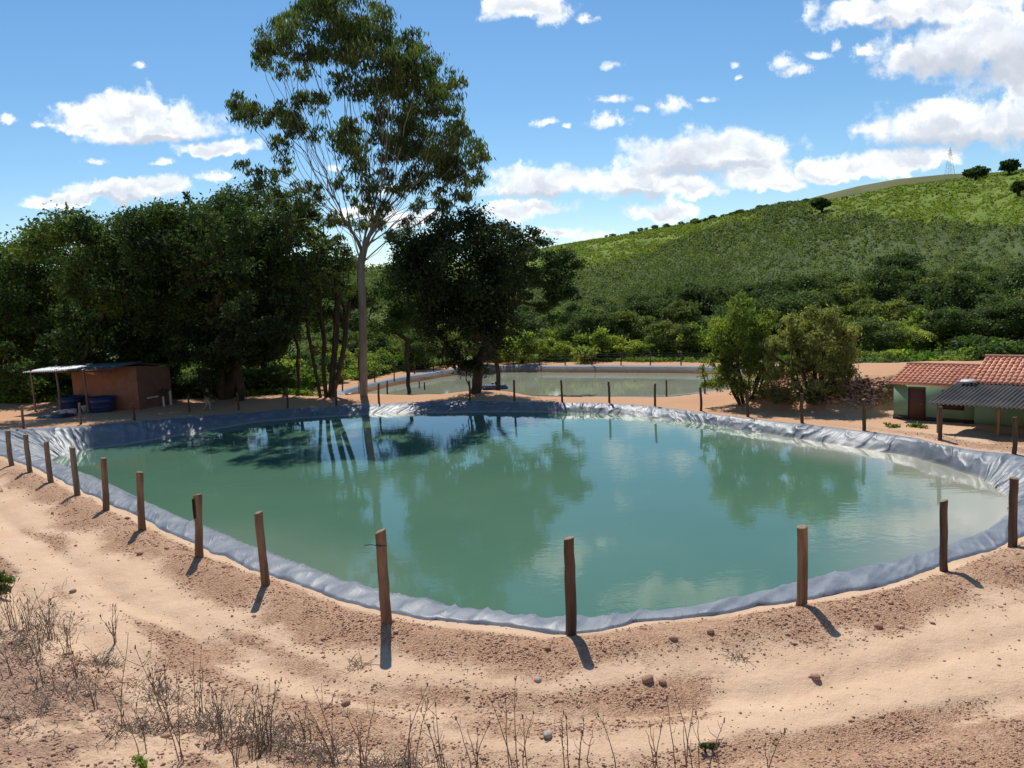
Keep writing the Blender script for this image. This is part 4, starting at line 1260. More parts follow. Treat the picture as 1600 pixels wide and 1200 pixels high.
cb.location = (p[0], p[1], gz(p[0], p[1]) + .26); tag(cb, 'grey shallow basin lying on the dark tarpaulin', 'basin')
# pump and pipes on the right-hand wall
pw = As + vs * 1.3 + us * .45
pump = thing('water_pump', 'pump with pale standing pipes against the side wall of the shed', 'pump', (pw[0], pw[1], gz(pw[0], pw[1]) - .03), math.atan2(vs[1], vs[0]))
obj('pipe', mesh('pump_pipe', tube([(-.9, 0, .85), (.05, 0, .85)], .06, 10) , True), white, pump)
obj('pipe', mesh('pump_riser', tube([(.35, -.2, 0), (.35, -.2, .8)], .075, 10), True), white, pump)
obj('pipe', mesh('pump_outlet', tube([(1.25, 0.05, 0), (1.25, .05, 1.15)], .095, 10), True), white, pump)
obj('motor', mesh('pump_motor', box((.75, -.05, 1.2), (.55, .32, .26), 0, .05) + tube([(.2, -.05, 1.15), (.5, -.05, 1.15)], .1, 12) + tube([(.75, -.05, 0), (.75, -.05, 1.1)], .04, 8), False), simple('dark_green_metal', (.03, .05, .045), (.02, .03, .03), 4, .5, .5), pump)

# ------------------------------------------------------------------ person walking on the far bank
pp = at_z(325, 642, .72)
for _ in range(4): pp = at_z(325, 642, gz(pp[0], pp[1]))
person = thing('person', 'person in dark top and pale trousers walking right along the far bank', 'person', (pp[0], pp[1], gz(pp[0], pp[1])), 0)
skin_m = simple('skin', (.25, .14, .09), (.2, .11, .07), 8, .6, .3, .05)


def skinned(name, V, E, Rd, m_, parent, sub=2, root=0):
    me = bpy.data.meshes.new(name); me.from_pydata(V, E, []); me.update()
    o = obj(name, me, m_, parent)
    md = o.modifiers.new('skin', 'SKIN'); md.use_smooth_shade = True
    for k, r_ in enumerate(Rd):
        r_ = r_ if isinstance(r_, tuple) else (r_, r_)
        me.skin_vertices[0].data[k].radius = r_
    me.skin_vertices[0].data[root].use_root = True
    s = o.modifiers.new('sub', 'SUBSURF'); s.levels = sub; s.render_levels = sub
    return o


# walking to +x, hips at .92
BV = [(0, 0, .92), (0.01, 0, 1.1), (.03, 0, 1.3), (.05, 0, 1.42), (.06, 0, 1.5), (.075, 0, 1.58), (.085, 0, 1.66), (.08, 0, 1.74),
      (.04, -.19, 1.4), (-.08, -.24, 1.14), (.06, -.22, .93), (.1, -.21, .86),
      (.04, .19, 1.4), (.1, .24, 1.14), (.3, .2, 1.0), (.36, .19, .97),
      (.02, -.1, .86), (.2, -.1, .5), (.25, -.1, .09), (.4, -.1, .04), (-.02, .1, .86), (-.05, .1, .48), (-.32, .1, .12), (-.22, .1, .03)]
BE = [(0, 1), (1, 2), (2, 3), (3, 4), (4, 5), (5, 6), (6, 7), (3, 8), (8, 9), (9, 10), (10, 11), (3, 12), (12, 13), (13, 14), (14, 15), (0, 16), (16, 17), (17, 18), (18, 19), (0, 20), (20, 21), (21, 22), (22, 23)]
BR = [(.13, .12), (.125, .11), (.14, .115), (.12, .09), .055, .08, .092, .07, .06, .045, .035, .04, .06, .045, .035, .04, .085, .06, .045, .04, .085, .06, .045, .04]
skinned('body', BV, BE, BR, skin_m, person)
def sub_skel(ids, grow, name, m_):
    mp = {q: k for k, q in enumerate(ids)}
    E = [(mp[a], mp[b_]) for a, b_ in BE if a in mp and b_ in mp]
    Rr_ = [tuple(v * 1.08 + grow for v in (BR[q] if isinstance(BR[q], tuple) else (BR[q], BR[q]))) for q in ids]
    skinned(name, [BV[q] for q in ids], E, Rr_, m_, person)


sub_skel([0, 1, 2, 3, 8, 9, 12, 13], .012, 'shirt', simple('dark_shirt', (.025, .025, .035), (.02, .02, .028), 6, .8, .2))
sub_skel([0, 16, 17, 18, 20, 21, 22], .018, 'trousers', simple('pale_trousers', (.36, .34, .3), (.3, .28, .25), 6, .85, .2))
hv = lathe([(0, .13), (.06, .115), (.105, .06), (.112, 0), (.095, -.05)], 16)
obj('hair', mesh('hair', [(v + np.array([.075, 0, 1.68]), f) for v, f in hv], True), simple('dark_hair', (.012, .01, .01)), person)
obj('face', mesh('face', tube([(.165, 0, 1.66), (.2, 0, 1.635), (.175, 0, 1.62)], [.012, .02, .01], 8) + box((.172, .035, 1.675), (.02, .03, .014)) + box((.172, -.035, 1.675), (.02, .03, .014)) + box((.168, 0, 1.59), (.02, .05, .012)), False), simple('face_features', (.1, .05, .04)), person)

# drum and raft by the far pond
p = at_y(546, 606, 67.5); p[2] = gz(p[0], p[1])
dr = thing('plastic_drum', 'dark blue-grey drum lying on the bank behind the eucalyptus trunk', 'drum', (p[0], p[1], p[2] + .28), .25)
dp = lathe([(0, -.4), (.26, -.4), (.29, -.37), (.29, -.15), (.305, -.13), (.29, -.11), (.29, .11), (.305, .13), (.29, .15), (.29, .37), (.26, .4), (0, .4)], 22)
obj('body', mesh('drum_body', [(v[:, [2, 1, 0]] * np.array([1, 1, -1]), f) for v, f in dp], True), simple('slate_plastic', (.06, .09, .13), (.05, .07, .1), 4, .4, .5), dr)
obj('plug', mesh('drum_plug', tube([(.4, .1, .1), (.43, .1, .1)], .04, 10)), grey, dr)
p = at_z(773, 607, Z2)
raft = thing('aerator_raft', 'low dark floating raft on the far pond just right of the mango trunk', 'raft', (p[0], p[1], Z2), .1)
blk = simple('black_plastic', (.03, .035, .045), (.02, .025, .03), 4, .4, .5)
for s in (-.75, .75):
    obj('float', mesh('float', tube([(-1.25, s, .08), (-1.1, s, .1), (1.1, s, .1), (1.25, s, .08)], [.1, .22, .22, .1], 14), True), simple('blue_float', (.05, .08, .16), (.04, .06, .12), 4, .4, .5), raft)
obj('deck', mesh('deck', box((0, 0, .36), (2.0, 1.7, .06), 0, .02) + box((0, 0, .3), (.1, 1.7, .07))), blk, raft)
obj('motor', mesh('raft_motor', box((.3, 0, .55), (.5, .4, .3), 0, .06) + tube([(-.05, 0, .55), (-.3, 0, .55)], .09, 10)), blk, raft)

# ------------------------------------------------------------------ house
HRZ = math.atan2(UH[1], UH[0]); hz0 = .5
house = thing('house', 'low green house with red tile roofs and a dark corrugated lean-to', 'house', (PH[0], PH[1], hz0), HRZ)
green = simple('green_plaster', (.26, .42, .29), (.21, .35, .235), 1.2, .85, .2, .15, .01)
m, t = mat('red_clay_tiles')
g_ = t.n.new('ShaderNodeNewGeometry'); n = t.noise(t.co, 2.5, 5)
col = t.mix(g_.outputs['Random Per Island'], (.70, .29, .17), (.82, .42, .28)); col = t.mix(t.ramp(n, .5, .85), col, (.52, .23, .16))
principled(t, col, .8, .25, n, .2, .01)
tile = m


def tile_roof(u0, u1, v0, z0, v1, z1, w=.24, ln=.38):
    """rows of barrel tiles, every tile a curved shell"""
    nu = int(round((u1 - u0) / w)); L_ = math.hypot(v1 - v0, z1 - z0); nv = int(round(L_ / ln))
    parts = []; sl = np.array([0, v1 - v0, z1 - z0]) / L_; nn = np.array([0, -(z1 - z0), v1 - v0]) / L_
    if nn[2] < 0: nn = -nn
    a = np.linspace(0, math.pi, 7)
    ww = (u1 - u0) / nu; l2 = L_ / nv
    for i in range(nu):
        cx = u0 + (i + .5) * ww
        for j in range(nv):
            jx, jz = random.uniform(-.008, .008), random.uniform(-.006, .008)
            s0 = j * l2 - .03; s1_ = (j + 1) * l2 + .03
            ring = []
            for s, rr2, lift in ((s0, ww * .40, .035 + jz), (s1_, ww * .33, .005)):
                o = np.array([cx + jx, v0, z0]) + sl * s
                ring.append([o + np.array([math.cos(q) * rr2, 0, 0]) + nn * (math.sin(q) * rr2 * .75 + lift) for q in a])
            for s, rr2, lift in ((s0, ww * .36, .015 + jz),):
                o = np.array([cx + jx, v0, z0]) + sl * s
                ring.append([o + np.array([math.cos(q) * rr2, 0, 0]) + nn * (math.sin(q) * rr2 * .75 + lift) for q in a])
            V = np.array(ring).reshape(-1, 3)
            q = [(k, k + 1, 7 + k + 1, 7 + k) for k in range(6)] + [(k + 1, k, 14 + k, 14 + k + 1) for k in range(6)]
            parts.append((V, np.array(q)))
    # bed of channel tiles
    P4 = [np.array([u0, v0, z0]) + nn * .02, np.array([u1, v0, z0]) + nn * .02, np.array([u1, v1, z1]) + nn * .02, np.array([u0, v1, z1]) + nn * .02]
    parts += slab(P4, .08)
    return parts


hv1 = 2.75
obj('wall', mesh('low_wing_front', box((1.93, .09, .9), (3.86, .18, 1.86 + .24))), green, house)
obj('wall', mesh('low_wing_gable', [(np.array([(0, .183, -.15), (0, 2 * hv1, -.15), (0, 2 * hv1, 1.93), (0, hv1, 2.55), (0, .183, 1.95), (.18, .183, -.15), (.18, 2 * hv1, -.15), (.18, 2 * hv1, 1.93), (.18, hv1, 2.55), (.18, .183, 1.95)]),
                                     np.array([(4, 3, 2, 1, 0), (5, 6, 7, 8, 9)]))]), green, house)
obj('wall', mesh('main_front', box((8.4, -.05, .95), (9.1, .2, 2.3))), simple('lightened_green_plaster', (.28, .45, .30), (.23, .38, .25), 1.2, .85, .2, .15, .01), house)  # green plaster copy, colour lightened to make up for shade under the lean-to
obj('wall', mesh('main_gable', [(np.array([(3.85, .053, 1.6), (3.85, 5.6, 1.6), (3.85, 5.6, 2.1), (3.85, hv1, 3.0), (3.85, .053, 2.1), (4.03, .053, 1.6), (4.03, 5.6, 1.6), (4.03, 5.6, 2.1), (4.03, hv1, 3.0), (4.03, .053, 2.1)]),
                                 np.array([(4, 3, 2, 1, 0), (5, 6, 7, 8, 9)]))]), green, house)
obj('plinth', mesh('plinth', box((1.93, -.015, .06), (3.9, .05, .28))), simple('damp_plinth', (.035, .035, .035), (.06, .05, .045), 4, .9), house)
obj('roof', mesh('low_roof', tile_roof(-.2, 3.8, -.28, 1.93, hv1, 2.62) + tile_roof(-.2, 3.8, 2 * hv1 + .2, 1.93, hv1 + .02, 2.62)), tile, house)
obj('roof', mesh('main_roof', tile_roof(3.62, 12.8, -.25, 2.12, hv1, 3.12) + tile_roof(3.62, 12.8, 2 * hv1 + .3, 2.1, hv1 + .02, 3.12)), tile, house)
ridge_m = simple('clay_ridge', (.5, .24, .17), (.4, .18, .13), 3, .8, .25, .2)
obj('ridge_cap', mesh('low_ridge', tube([(-.22, hv1, 2.66), (3.8, hv1, 2.66)], .1, 10), True), ridge_m, house)
obj('ridge_cap', mesh('main_ridge', tube([(3.58, hv1, 3.16), (12.8, hv1, 3.16)], .11, 10), True), ridge_m, house)
brown = simple('brown_paint', (.11, .05, .038), (.085, .04, .03), 4, .6, .3, .2, .006, (6, 6, .4))
dframe = simple('dark_brown_frame', (.07, .035, .028), (.05, .028, .022), 4, .6, .3)
dr_ = obj('door', mesh('door', box((1.15, -.02, .86), (.72, .06, 1.66), 0, .012)), brown, house)
obj('door_frame', mesh('door_frame', box((.76, -.025, .88), (.05, .08, 1.74)) + box((1.54, -.025, .88), (.05, .08, 1.74)) + box((1.15, -.025, 1.73), (.73, .08, .05))), dframe, dr_)
obj('handle', mesh('handle', tube([(1.42, -.07, .85), (1.42, -.09, .85), (1.34, -.09, .85)], .015, 6)), galv, dr_)
for cx, cv_, wd, ht, cz_ in ((2.85, 0, .9, .85, 1.15), (8.9, -.15, 1.0, .8, 1.2)):
    wn = obj('window', mesh('window', box((cx, cv_ - .012, cz_), (wd, .05, ht)) + box((cx - wd / 4, cv_ - .04, cz_), (wd / 2 - .08, .02, ht - .12)) + box((cx + wd / 4, cv_ - .04, cz_), (wd / 2 - .08, .02, ht - .12))), brown, house)
    obj('frame', mesh('window_frame', box((cx - wd / 2 - .03, cv_ - .02, cz_), (.06, .09, ht + .12)) + box((cx + wd / 2 + .03, cv_ - .02, cz_), (.06, .09, ht + .12)) + box((cx, cv_ - .02, cz_ + ht / 2 + .03), (wd, .09, .06)) + box((cx, cv_ - .02, cz_ - ht / 2 - .03), (wd, .09, .06))), dframe, wn)
fib = simple('dark_fibre_cement', (.10, .09, .09), (.06, .055, .055), 1.6, .85, .25, .25, .01)
obj('lean_to_roof', mesh('lean_to_roof', corrugated((2.75, -3.75, 1.5), (10.2, 0, 0), (.3, 3.62, .62), 56, .04, .02)), fib, house)
for x in (3.15, 5.6, 8.6, 11.6):
    obj('post', mesh('lean_to_post', box((x, -3.4, .62), (.13, .13, 1.86), 0, .01)), M['wood'], house)
obj('beam', mesh('lean_to_beam', box((7.7, -3.4, 1.485), (9.8, .1, .1))), M['wood_dark'], house)
obj('metal_sheet', mesh('metal_sheet', slab([(3.3, -.75, 2.2), (3.95, -.75, 2.22), (3.95, -.35, 2.3), (3.3, -.35, 2.28)], .03)), white, house)

# ------------------------------------------------------------------ pylon on the ridge
d = ray(1484, 270); d = d / math.hypot(d[0], d[1]); pb = CAM + d * 860
h = 35 * 860 / F
py_ = thing('transmission_tower', 'thin lattice power pylon standing on the distant brown ridge', 'pylon', pb - np.array([0, 0, 1.0]), .5)
tw = []
legs = []
for sx, sy in ((1, 1), (1, -1), (-1, -1), (-1, 1)):
    lp = np.array([(sx * 3.2, sy * 3.2, -2), (sx * 1.4, sy * 1.4, h * .55), (sx * .7, sy * .7, h * .82), (0, 0, h)])
    legs.append(lp); tw += tube(lp, [.13, .12, .1, .08], 4)
for k in range(7):
    z0, z1 = h * k / 8, h * (k + 1) / 8
    w0 = np.interp(z0, [0, h * .55, h * .82, h], [3.0, 1.4, .7, .1]); w1 = np.interp(z1, [0, h * .55, h * .82, h], [3.0, 1.4, .7, .1])
    for s in (-1, 1):
        tw += tube([(-w0, s * w0, z0), (w1, s * w1, z1)], .06, 4) + tube([(w0, s * w0, z0), (-w1, s * w1, z1)], .06, 4)
        tw += tube([(s * w0, -w0, z0), (s * w1, w1, z1)], .06, 4)
pm = simple('galvanised_steel', (.3, .32, .34), (.25, .27, .29), 2, .5, .4)
obj('lattice', mesh('lattice', tw), pm, py_)
for zz, wd in ((h * .72, 5.2), (h * .86, 4.2)):
    obj('cross_arm', mesh('cross_arm', tube([(-wd, 0, zz), (0, 0, zz + .9), (wd, 0, zz)], [.07, .12, .07], 4) + tube([(-wd, 0, zz), (wd, 0, zz)], .08, 4)), pm, py_)

# ------------------------------------------------------------------ gravel, stones, dry weeds
N = 800000
ga = rng.uniform(math.radians(-42), math.radians(42), N); gr_ = np.exp(rng.uniform(math.log(6.5), math.log(40), N))
X = gr_ * np.sin(ga); Y = gr_ * np.cos(ga)
s1, i1 = signed(X, Y, LOOP1[::2]); bk = bank(X, Y)
gm = gravel_mask(X, Y, s1, i1 * 2, bk, 0 * X)
loc = fbm(X * 2.2, Y * 2.2, 3)
prob = np.clip(gm * sstep(.32, .62, loc) * .55 + .012, 0, 1) * (s1 > .15) * np.where(Y > 26, .5, 1)
keep = rng.uniform(0, 1, N) < prob * .34
X, Y = X[keep], Y[keep]; rr_ = gr_[keep]; bk = bk[keep]
u_c = rng.uniform(-9.5, -1.0, 5200); v_c = rng.uniform(.2, 6.5, 5200)
xc = PH[0] + u_c * UH[0] + v_c * VH[0]; yc = PH[1] + u_c * UH[1] + v_c * VH[1]
fc = ground_z(xc, yc, True)[6]; kc = rng.uniform(0, 1, 5200) < fc
n_c = int(kc.sum()); X = np.concatenate([X, xc[kc]]); Y = np.concatenate([Y, yc[kc]]); rr_ = np.concatenate([rr_, np.full(n_c, 45.0)]); bk = np.concatenate([bk, np.full(n_c, -1.0)])
Z = ground_z(X, Y)
sz = .008 + .018 * rng.uniform(0, 1, len(X)) ** 4 * (1 + .6 * (bk > 0)) + .0006 * rr_
sz[len(sz) - n_c:] *= rng.uniform(1.0, 3.6, n_c)
sz *= 1 + 1.5 * (rng.uniform(0, 1, len(X)) > .992)
octv = np.array([(1, 0, 0), (-1, 0, 0), (0, 1, 0), (0, -1, 0), (0, 0, 1), (0, 0, -.8)], float)
octf = np.array([(0, 2, 4), (2, 1, 4), (1, 3, 4), (3, 0, 4), (2, 0, 5), (1, 2, 5), (3, 1, 5), (0, 3, 5)])
th = rng.uniform(0, 6.28, len(X))
V = octv[None] * rng.uniform(.6, 1.3, (len(X), 6, 1)) * np.stack([sz * rng.uniform(.7, 1.4, len(X)), sz, sz * rng.uniform(.5, .9, len(X))], 1)[:, None, :]
c_, s_ = np.cos(th)[:, None], np.sin(th)[:, None]
V = np.stack([V[..., 0] * c_ - V[..., 1] * s_, V[..., 0] * s_ + V[..., 1] * c_, V[..., 2]], -1) + np.stack([X, Y, Z + sz * .25], 1)[:, None, :]
Ft = (octf[None] + (np.arange(len(X)) * 6)[:, None, None]).reshape(-1, 3)
m, t = mat('red_gravel')
g_ = t.n.new('ShaderNodeNewGeometry')
col = t.mix(g_.outputs['Random Per Island'], (.38, .20, .125), (.64, .42, .30))
principled(t, col, .9, .15)
tag(obj('gravel', mesh('gravel', [(V.reshape(-1, 3), Ft)]), m), 'loose reddish gravel scattered over the sandy track', 'gravel', kind='stuff')

# countable larger stones
stone_m = simple('brown_stone', (.46, .28, .2), (.32, .19, .135), 9, .9, .2, .5, .02)
pale_stone = simple('pale_stone', (.5, .42, .35), (.36, .29, .24), 9, .85, .2, .4, .02)


def stone_mesh(r_, seed):
    rg = np.random.default_rng(seed)
    n, k = 7, 10
    el = np.linspace(-math.pi / 2, math.pi / 2, n); aa = np.arange(k) * 2 * math.pi / k
    D = np.stack([np.cos(el)[:, None] * np.cos(aa), np.cos(el)[:, None] * np.sin(aa), np.repeat(np.sin(el)[:, None], k, 1)], -1)
    R_ = r_ * (.8 + .5 * noise2(D[..., 0] * 1.6 + seed, D[..., 1] * 1.6 + D[..., 2] * 1.3)) 
    R_[0] = R_[0].mean(); R_[-1] = R_[-1].mean()
    V = D * R_[..., None] * np.array([1.2, 1, .7]) * .75
    i = np.arange(n - 1)[:, None] * k; j = np.arange(k)[None, :]; j2 = (j + 1) % k
    return [(V.reshape(-1, 3), np.stack([i + j, i + j2, i + k + j2, i + k + j], -1).reshape(-1, 4))]


for x, y, r_, mm, lab in [(1052, 999, .1, stone_m, 'brown stone on the sand right of the nearest post shadow'), (541, 1100, .1, stone_m, 'round brown stone alone on the sand in the lower middle'), (1012, 1064, .13, stone_m, 'largest reddish clod on the bare sand in the lower middle'),
                          (1035, 1067, .09, stone_m, 'smaller reddish clod just right of the largest clod'), (840, 1064, .08, pale_stone, 'pale stone at the left end of the gravel patch below the nearest post'), (856, 1150, .1, pale_stone, 'pale flat stone among dry stalks at the bottom'),
                          (219, 866, .12, stone_m, 'dark flat stone on the pale track at the left'), (114, 925, .09, stone_m, 'small dark stone on the track near the left edge'), (1274, 1059, .1, stone_m, 'dark stone on the sand at the lower right'),
                          (1110, 988, .1, stone_m, 'dark stone in the gravel ridge under the pale weed'), (1372, 980, .1, stone_m, 'grey-brown stone below the right gravel ridge')]:
    p = at_z(x, y, 1.3)
    for _ in range(8): p = at_z(x, y, gz(p[0], p[1]))
    o = obj('stone', mesh('stone', stone_mesh(r_, int(x)), True), mm); o.location = (p[0], p[1], p[2] + r_ * .25); o.rotation_euler = (0, 0, x)
    tag(o, lab, 'stone')


def hit(x, y):
    p = at_z(x, y, 1.4)
    for _ in range(14): p = at_z(x, y, .5 * p[2] + .5 * gz(p[0], p[1]))
    return p


dry = simple('dry_stalk', (.25, .19, .14), (.13, .10, .075), 20, .85, .2)
dry2 = simple('dry_grey_grass', (.36, .29, .22), (.20, .16, .13), 14, .9, .15)


def weed_mesh(h, ns, seed, lean=0.0):
    rg = np.random.default_rng(seed); parts = []
    for s in range(ns):
        a = rg.uniform(0, 6.28); tl = rg.uniform(.05, .4)
        hh = h * rg.uniform(.55, 1); n = 7; f = np.linspace(0, 1, n)
        P = np.stack([math.cos(a) * tl * hh * f ** 1.4 + lean * hh * f, math.sin(a) * tl * hh * f ** 1.4, hh * f], 1) + rg.normal(0, .012, (n, 3)) * f[:, None]
        P[:, :2] += rg.normal(0, .05, 2); P[0, 2] = -.05
        parts += tube(P, np.linspace(.0085, .0035, n), 4, False)
        for q in range(rg.integers(1, 5)):
            k = rg.integers(2, n - 1); b = rg.uniform(0, 6.28); l = hh * rg.uniform(.12, .3)
            parts += tube([P[k], P[k] + np.array([math.cos(b) * l * .5, math.sin(b) * l * .5, l * .45]), P[k] + np.array([math.cos(b) * l * .7, math.sin(b) * l * .7, l])], [.005, .004, .0025], 3, False)
        for q in range(rg.integers(0, 3)):
            parts += tube([P[-1] - np.array([0, 0, .03]), P[-1] + rg.normal(0, .01, 3) + np.array([0, 0, .03])], [.012, .006], 5)
    return mesh('dry_weed', parts)


WD = [(190, 1140, 1.5, 2), (265, 1135, 1.25, 3), (285, 1190, 1.9, 3), (310, 1120, 1.25, 3), (180, 1005, .9, 7), (80, 1000, 1.1, 9), (60, 1020, 1.0, 8), (45, 985, 1.0, 8), (108, 1020, .9, 6), (20, 985, 1.2, 8), (65, 1075, .8, 4), (420, 1165, 1.0, 7), (400, 1185, 1.1, 8),
      (520, 1195, 1.3, 4), (568, 1196, 1.2, 4), (635, 1198, 1.2, 4), (690, 1198, 1.0, 4), (800, 1200, 1.15, 3), (820, 1198, .9, 2), (880, 1202, .9, 3), (908, 1200, .95, 3), (975, 1200, 1.3, 1), (1055, 1198, 1.4, 1), (1075, 1200, 1.0, 3), (1110, 1203, .9, 2),
      (745, 1200, .9, 4), (350, 1150, .8, 6), (150, 1110, .8, 3), (250, 1085, .6, 4), (475, 1160, .7, 5), (1200, 1204, .7, 2), (10, 1060, .8, 4), (370, 1198, 1.2, 4), (120, 1060, .6, 4), (225, 1180, 1.2, 2), (1030, 1204, .8, 3)]
for k, (x, y, h_, ns) in enumerate(WD):
    p = hit(x, min(y, 1215))
    o = obj('dry_weed', weed_mesh(h_, ns, 300 + k, rng.uniform(-.15, .05)), dry); o.location = p
    if (x, y) == (975, 1200): tag(o, 'single curved bare stalk on the sand in the lower middle', 'weed', 'dry weeds on the near bank')
    elif (x, y) == (1055, 1198): tag(o, 'tall single leaning stalk at the bottom, right of the middle', 'weed', 'dry weeds on the near bank')
    elif x < 210 and y < 1090: tag(o, 'dense bare weed clump on the bank by the left edge', 'weed', 'bare weed clumps by the left edge')
    else: tag(o, 'leafless dark weed stalks standing on the near bank at the bottom', 'weed', 'dry weeds on the near bank')
# dead grass litter
parts = []
for cx, cy, sx, sy, n in [(60, 985, 55, 40, 420), (30, 1010, 40, 30, 260), (215, 1140, 55, 14, 260), (330, 1130, 60, 22, 420), (420, 1155, 60, 25, 520), (500, 1180, 60, 20, 320), (100, 1075, 80, 30, 320), (250, 1090, 50, 22, 240), (620, 1195, 70, 12, 260), (160, 1038, 24, 6, 140), (560, 1040, 14, 12, 50), (1150, 1030, 18, 8, 36), (105, 785, 10, 4, 40), (30, 1120, 70, 40, 200)]:
    for _ in range(n):
        x, y = cx + rng.normal() * sx * .55, cy + rng.normal() * sy * .55
        b0 = at_z(x, min(y, 1240), 1.6)
        parts.append((b0, rng.uniform(.06, .3), rng.uniform(0, 6.28), rng.uniform(.05, 1.1)))
BP = np.array([q[0] for q in parts])
for _ in range(8):
    g0 = ground_z(BP[:, 0], BP[:, 1]); zt = .5 * BP[:, 2] + .5 * g0
    dd = BP - CAM; BP = CAM + dd * ((zt - HC) / dd[:, 2])[:, None]
tp = []
for b0, (_, l, a, e) in zip(BP, parts):
    d1 = np.array([math.cos(a) * math.cos(e), math.sin(a) * math.cos(e), math.sin(e)])
    tp += tube([b0 - np.array([0, 0, .01]), b0 + d1 * l * .55, b0 + d1 * l + np.array([0, 0, -.12 * l])], [.006, .005, .002], 3, False)
tag(obj('dead_grass', mesh('dead_grass', tp), dry2), 'tangled grey dead grass matted on the near bank', 'grass', kind='stuff')

# small green plants
def small_plant(x, y, w, h, n, leafm, lab, name='small_plant', L=.12):
    p = hit(x, y); cl = [(np.array([rng.normal() * w * .5, rng.normal() * w * .5, h * rng.uniform(.3, .8)]) + p, w * .5) for _ in range(5)]
    return tree(name, lab, 'plant', p, [(np.array([p - np.array([0, 0, .05]), p + np.array([0, 0, h * .2]), p + np.array([0, 0, h * .4])]), None)], cl, n, leafm, M['bark'], L=L, aspect=.3, r_trunk=.015, twig=False)


small_plant(2, 935, .3, .7, 500, M['leaf_mid'], 'green leafy weed at the left picture edge', L=.16)
small_plant(1153, 946, .16, .22, 260, M['leaf_olive'], 'pale straw-green weed at the liner edge left of the tan post', L=.14)
small_plant(1102, 1175, .1, .16, 90, M['leaf_mid'], 'tiny green weed on the sand at the bottom right of the stalks', L=.09)
small_plant(228, 1196, .1, .14, 80, M['leaf_bright'], 'tiny bright green weed at the bottom edge', L=.09)
for x, y, lab in ((1392, 667, 'left of two low grass tufts on the track by the house'), (1428, 667, 'right of two low grass tufts on the track by the house')):
    small_plant(x, y, .35, .14, 160, M['leaf_bush'], lab, 'grass_tuft', .2)

# ------------------------------------------------------------------ sky and sun
EL = math.radians(55); AZ = math.radians(-7.6)
sd = Vector((math.sin(AZ) * math.cos(EL), math.cos(AZ) * math.cos(EL), math.sin(EL)))
sun = bpy.data.lights.new('sun', 'SUN'); sun.energy = 4.2; sun.angle = math.radians(.53); sun.color = (1, .955, .88)
so = bpy.data.objects.new('sun', sun); COL.objects.link(so); so.rotation_euler = sd.to_track_quat('Z', 'Y').to_euler(); so.location = (0, 0, 60)

world = bpy.data.worlds.new('World'); SC.world = world; world.use_nodes = True
world.node_tree.nodes.clear()
t = NT(world.node_tree)
wo = t.n.new('ShaderNodeOutputWorld'); bgn = t.n.new('ShaderNodeBackground'); t.l.new(bgn.outputs[0], wo.inputs[0])
sky = t.n.new('ShaderNodeTexSky'); sky.sky_type = 'NISHITA'; sky.sun_disc = False; sky.sun_elevation = EL; sky.sun_rotation = AZ
sky.air_density = 1.0; sky.dust_density = .25; sky.ozone_density = 2.0; sky.altitude = 800
tc = t.n.new('ShaderNodeTexCoord'); dirv = tc.outputs['Generated']
sx = t.n.new('ShaderNodeSeparateXYZ'); t.l.new(dirv, sx.inputs[0])
yy = t.math('MAXIMUM', sx.outputs[1], .03)
cu = t.n.new('ShaderNodeCombineXYZ'); t.l.new(t.math('DIVIDE', sx.outputs[0], yy), cu.inputs[0]); t.l.new(t.math('DIVIDE', sx.outputs[2], yy), cu.inputs[1])
uv = cu.outputs[0]
wn = t.new('ShaderNodeTexNoise', Scale=22.0, Detail=7.0, Roughness=.62); t.l.new(uv, wn.inputs['Vector'])
warp = t.vmath('MULTIPLY', t.vmath('SUBTRACT', wn.outputs['Color'], (.5, .5, .5)), (.075, .05, 0))
uw = t.vmath('ADD', uv, warp)
CL = [(200, 178, 112, 36), (245, 205, 125, 32), (345, 232, 80, 16), (130, 198, 55, 14), (100, 314, 72, 14), (190, 300, 105, 24), (245, 288, 65, 17), (335, 276, 38, 13), (820, 10, 78, 34), (862, 28, 40, 22), (916, 30, 24, 11), (218, 103, 14, 9),
      (147, 253, 24, 8), (255, 254, 26, 8), (10, 188, 24, 11), (60, 197, 18, 8), (955, 104, 22, 9), (957, 156, 36, 10), (950, 190, 40, 18), (1051, 166, 32, 21), (1106, 155, 19, 7), (848, 192, 26, 9), (1006, 172, 14, 9), (886, 197, 11, 7), (1148, 103, 10, 10),
      (1153, 123, 9, 6), (1222, 100, 24, 18), (1242, 111, 38, 14), (1276, 87, 26, 9), (1306, 73, 11, 12), (1115, 236, 150, 36), (1075, 252, 130, 44), (1010, 288, 115, 34), (850, 288, 118, 32), (835, 322, 85, 19), (1040, 328, 68, 20), (1180, 272, 82, 28),
      (1075, 295, 70, 22), (868, 362, 55, 13), (925, 370, 40, 12), (1340, 262, 90, 24), (1285, 275, 60, 17), (1480, 200, 165, 50), (1570, 195, 120, 56), (1480, 92, 130, 54), (1560, 70, 130, 70), (1400, 22, 150, 32), (1358, 82, 34, 16), (1610, 120, 110, 52),
      (1430, 248, 90, 22), (1500, 5, 150, 26), (790, 335, 60, 24), (640, 340, 60, 18), (560, 335, 60, 18), (1215, 290, 50, 14), (1040, -75, 150, 34), (1700, 170, 160, 90), (1445, 255, 40, 10), (1160, 245, 90, 24), (600, 300, 40, 14), (520, 262, 20, 8)]
SH = [(1480, 110, 120, 34), (1590, 110, 110, 50), (1490, 222, 140, 24), (1590, 222, 120, 26), (1090, 268, 115, 16), (1000, 304, 80, 12), (240, 222, 110, 12), (200, 310, 100, 8), (840, 302, 80, 12), (1150, 262, 70, 12), (1420, 40, 90, 10)]


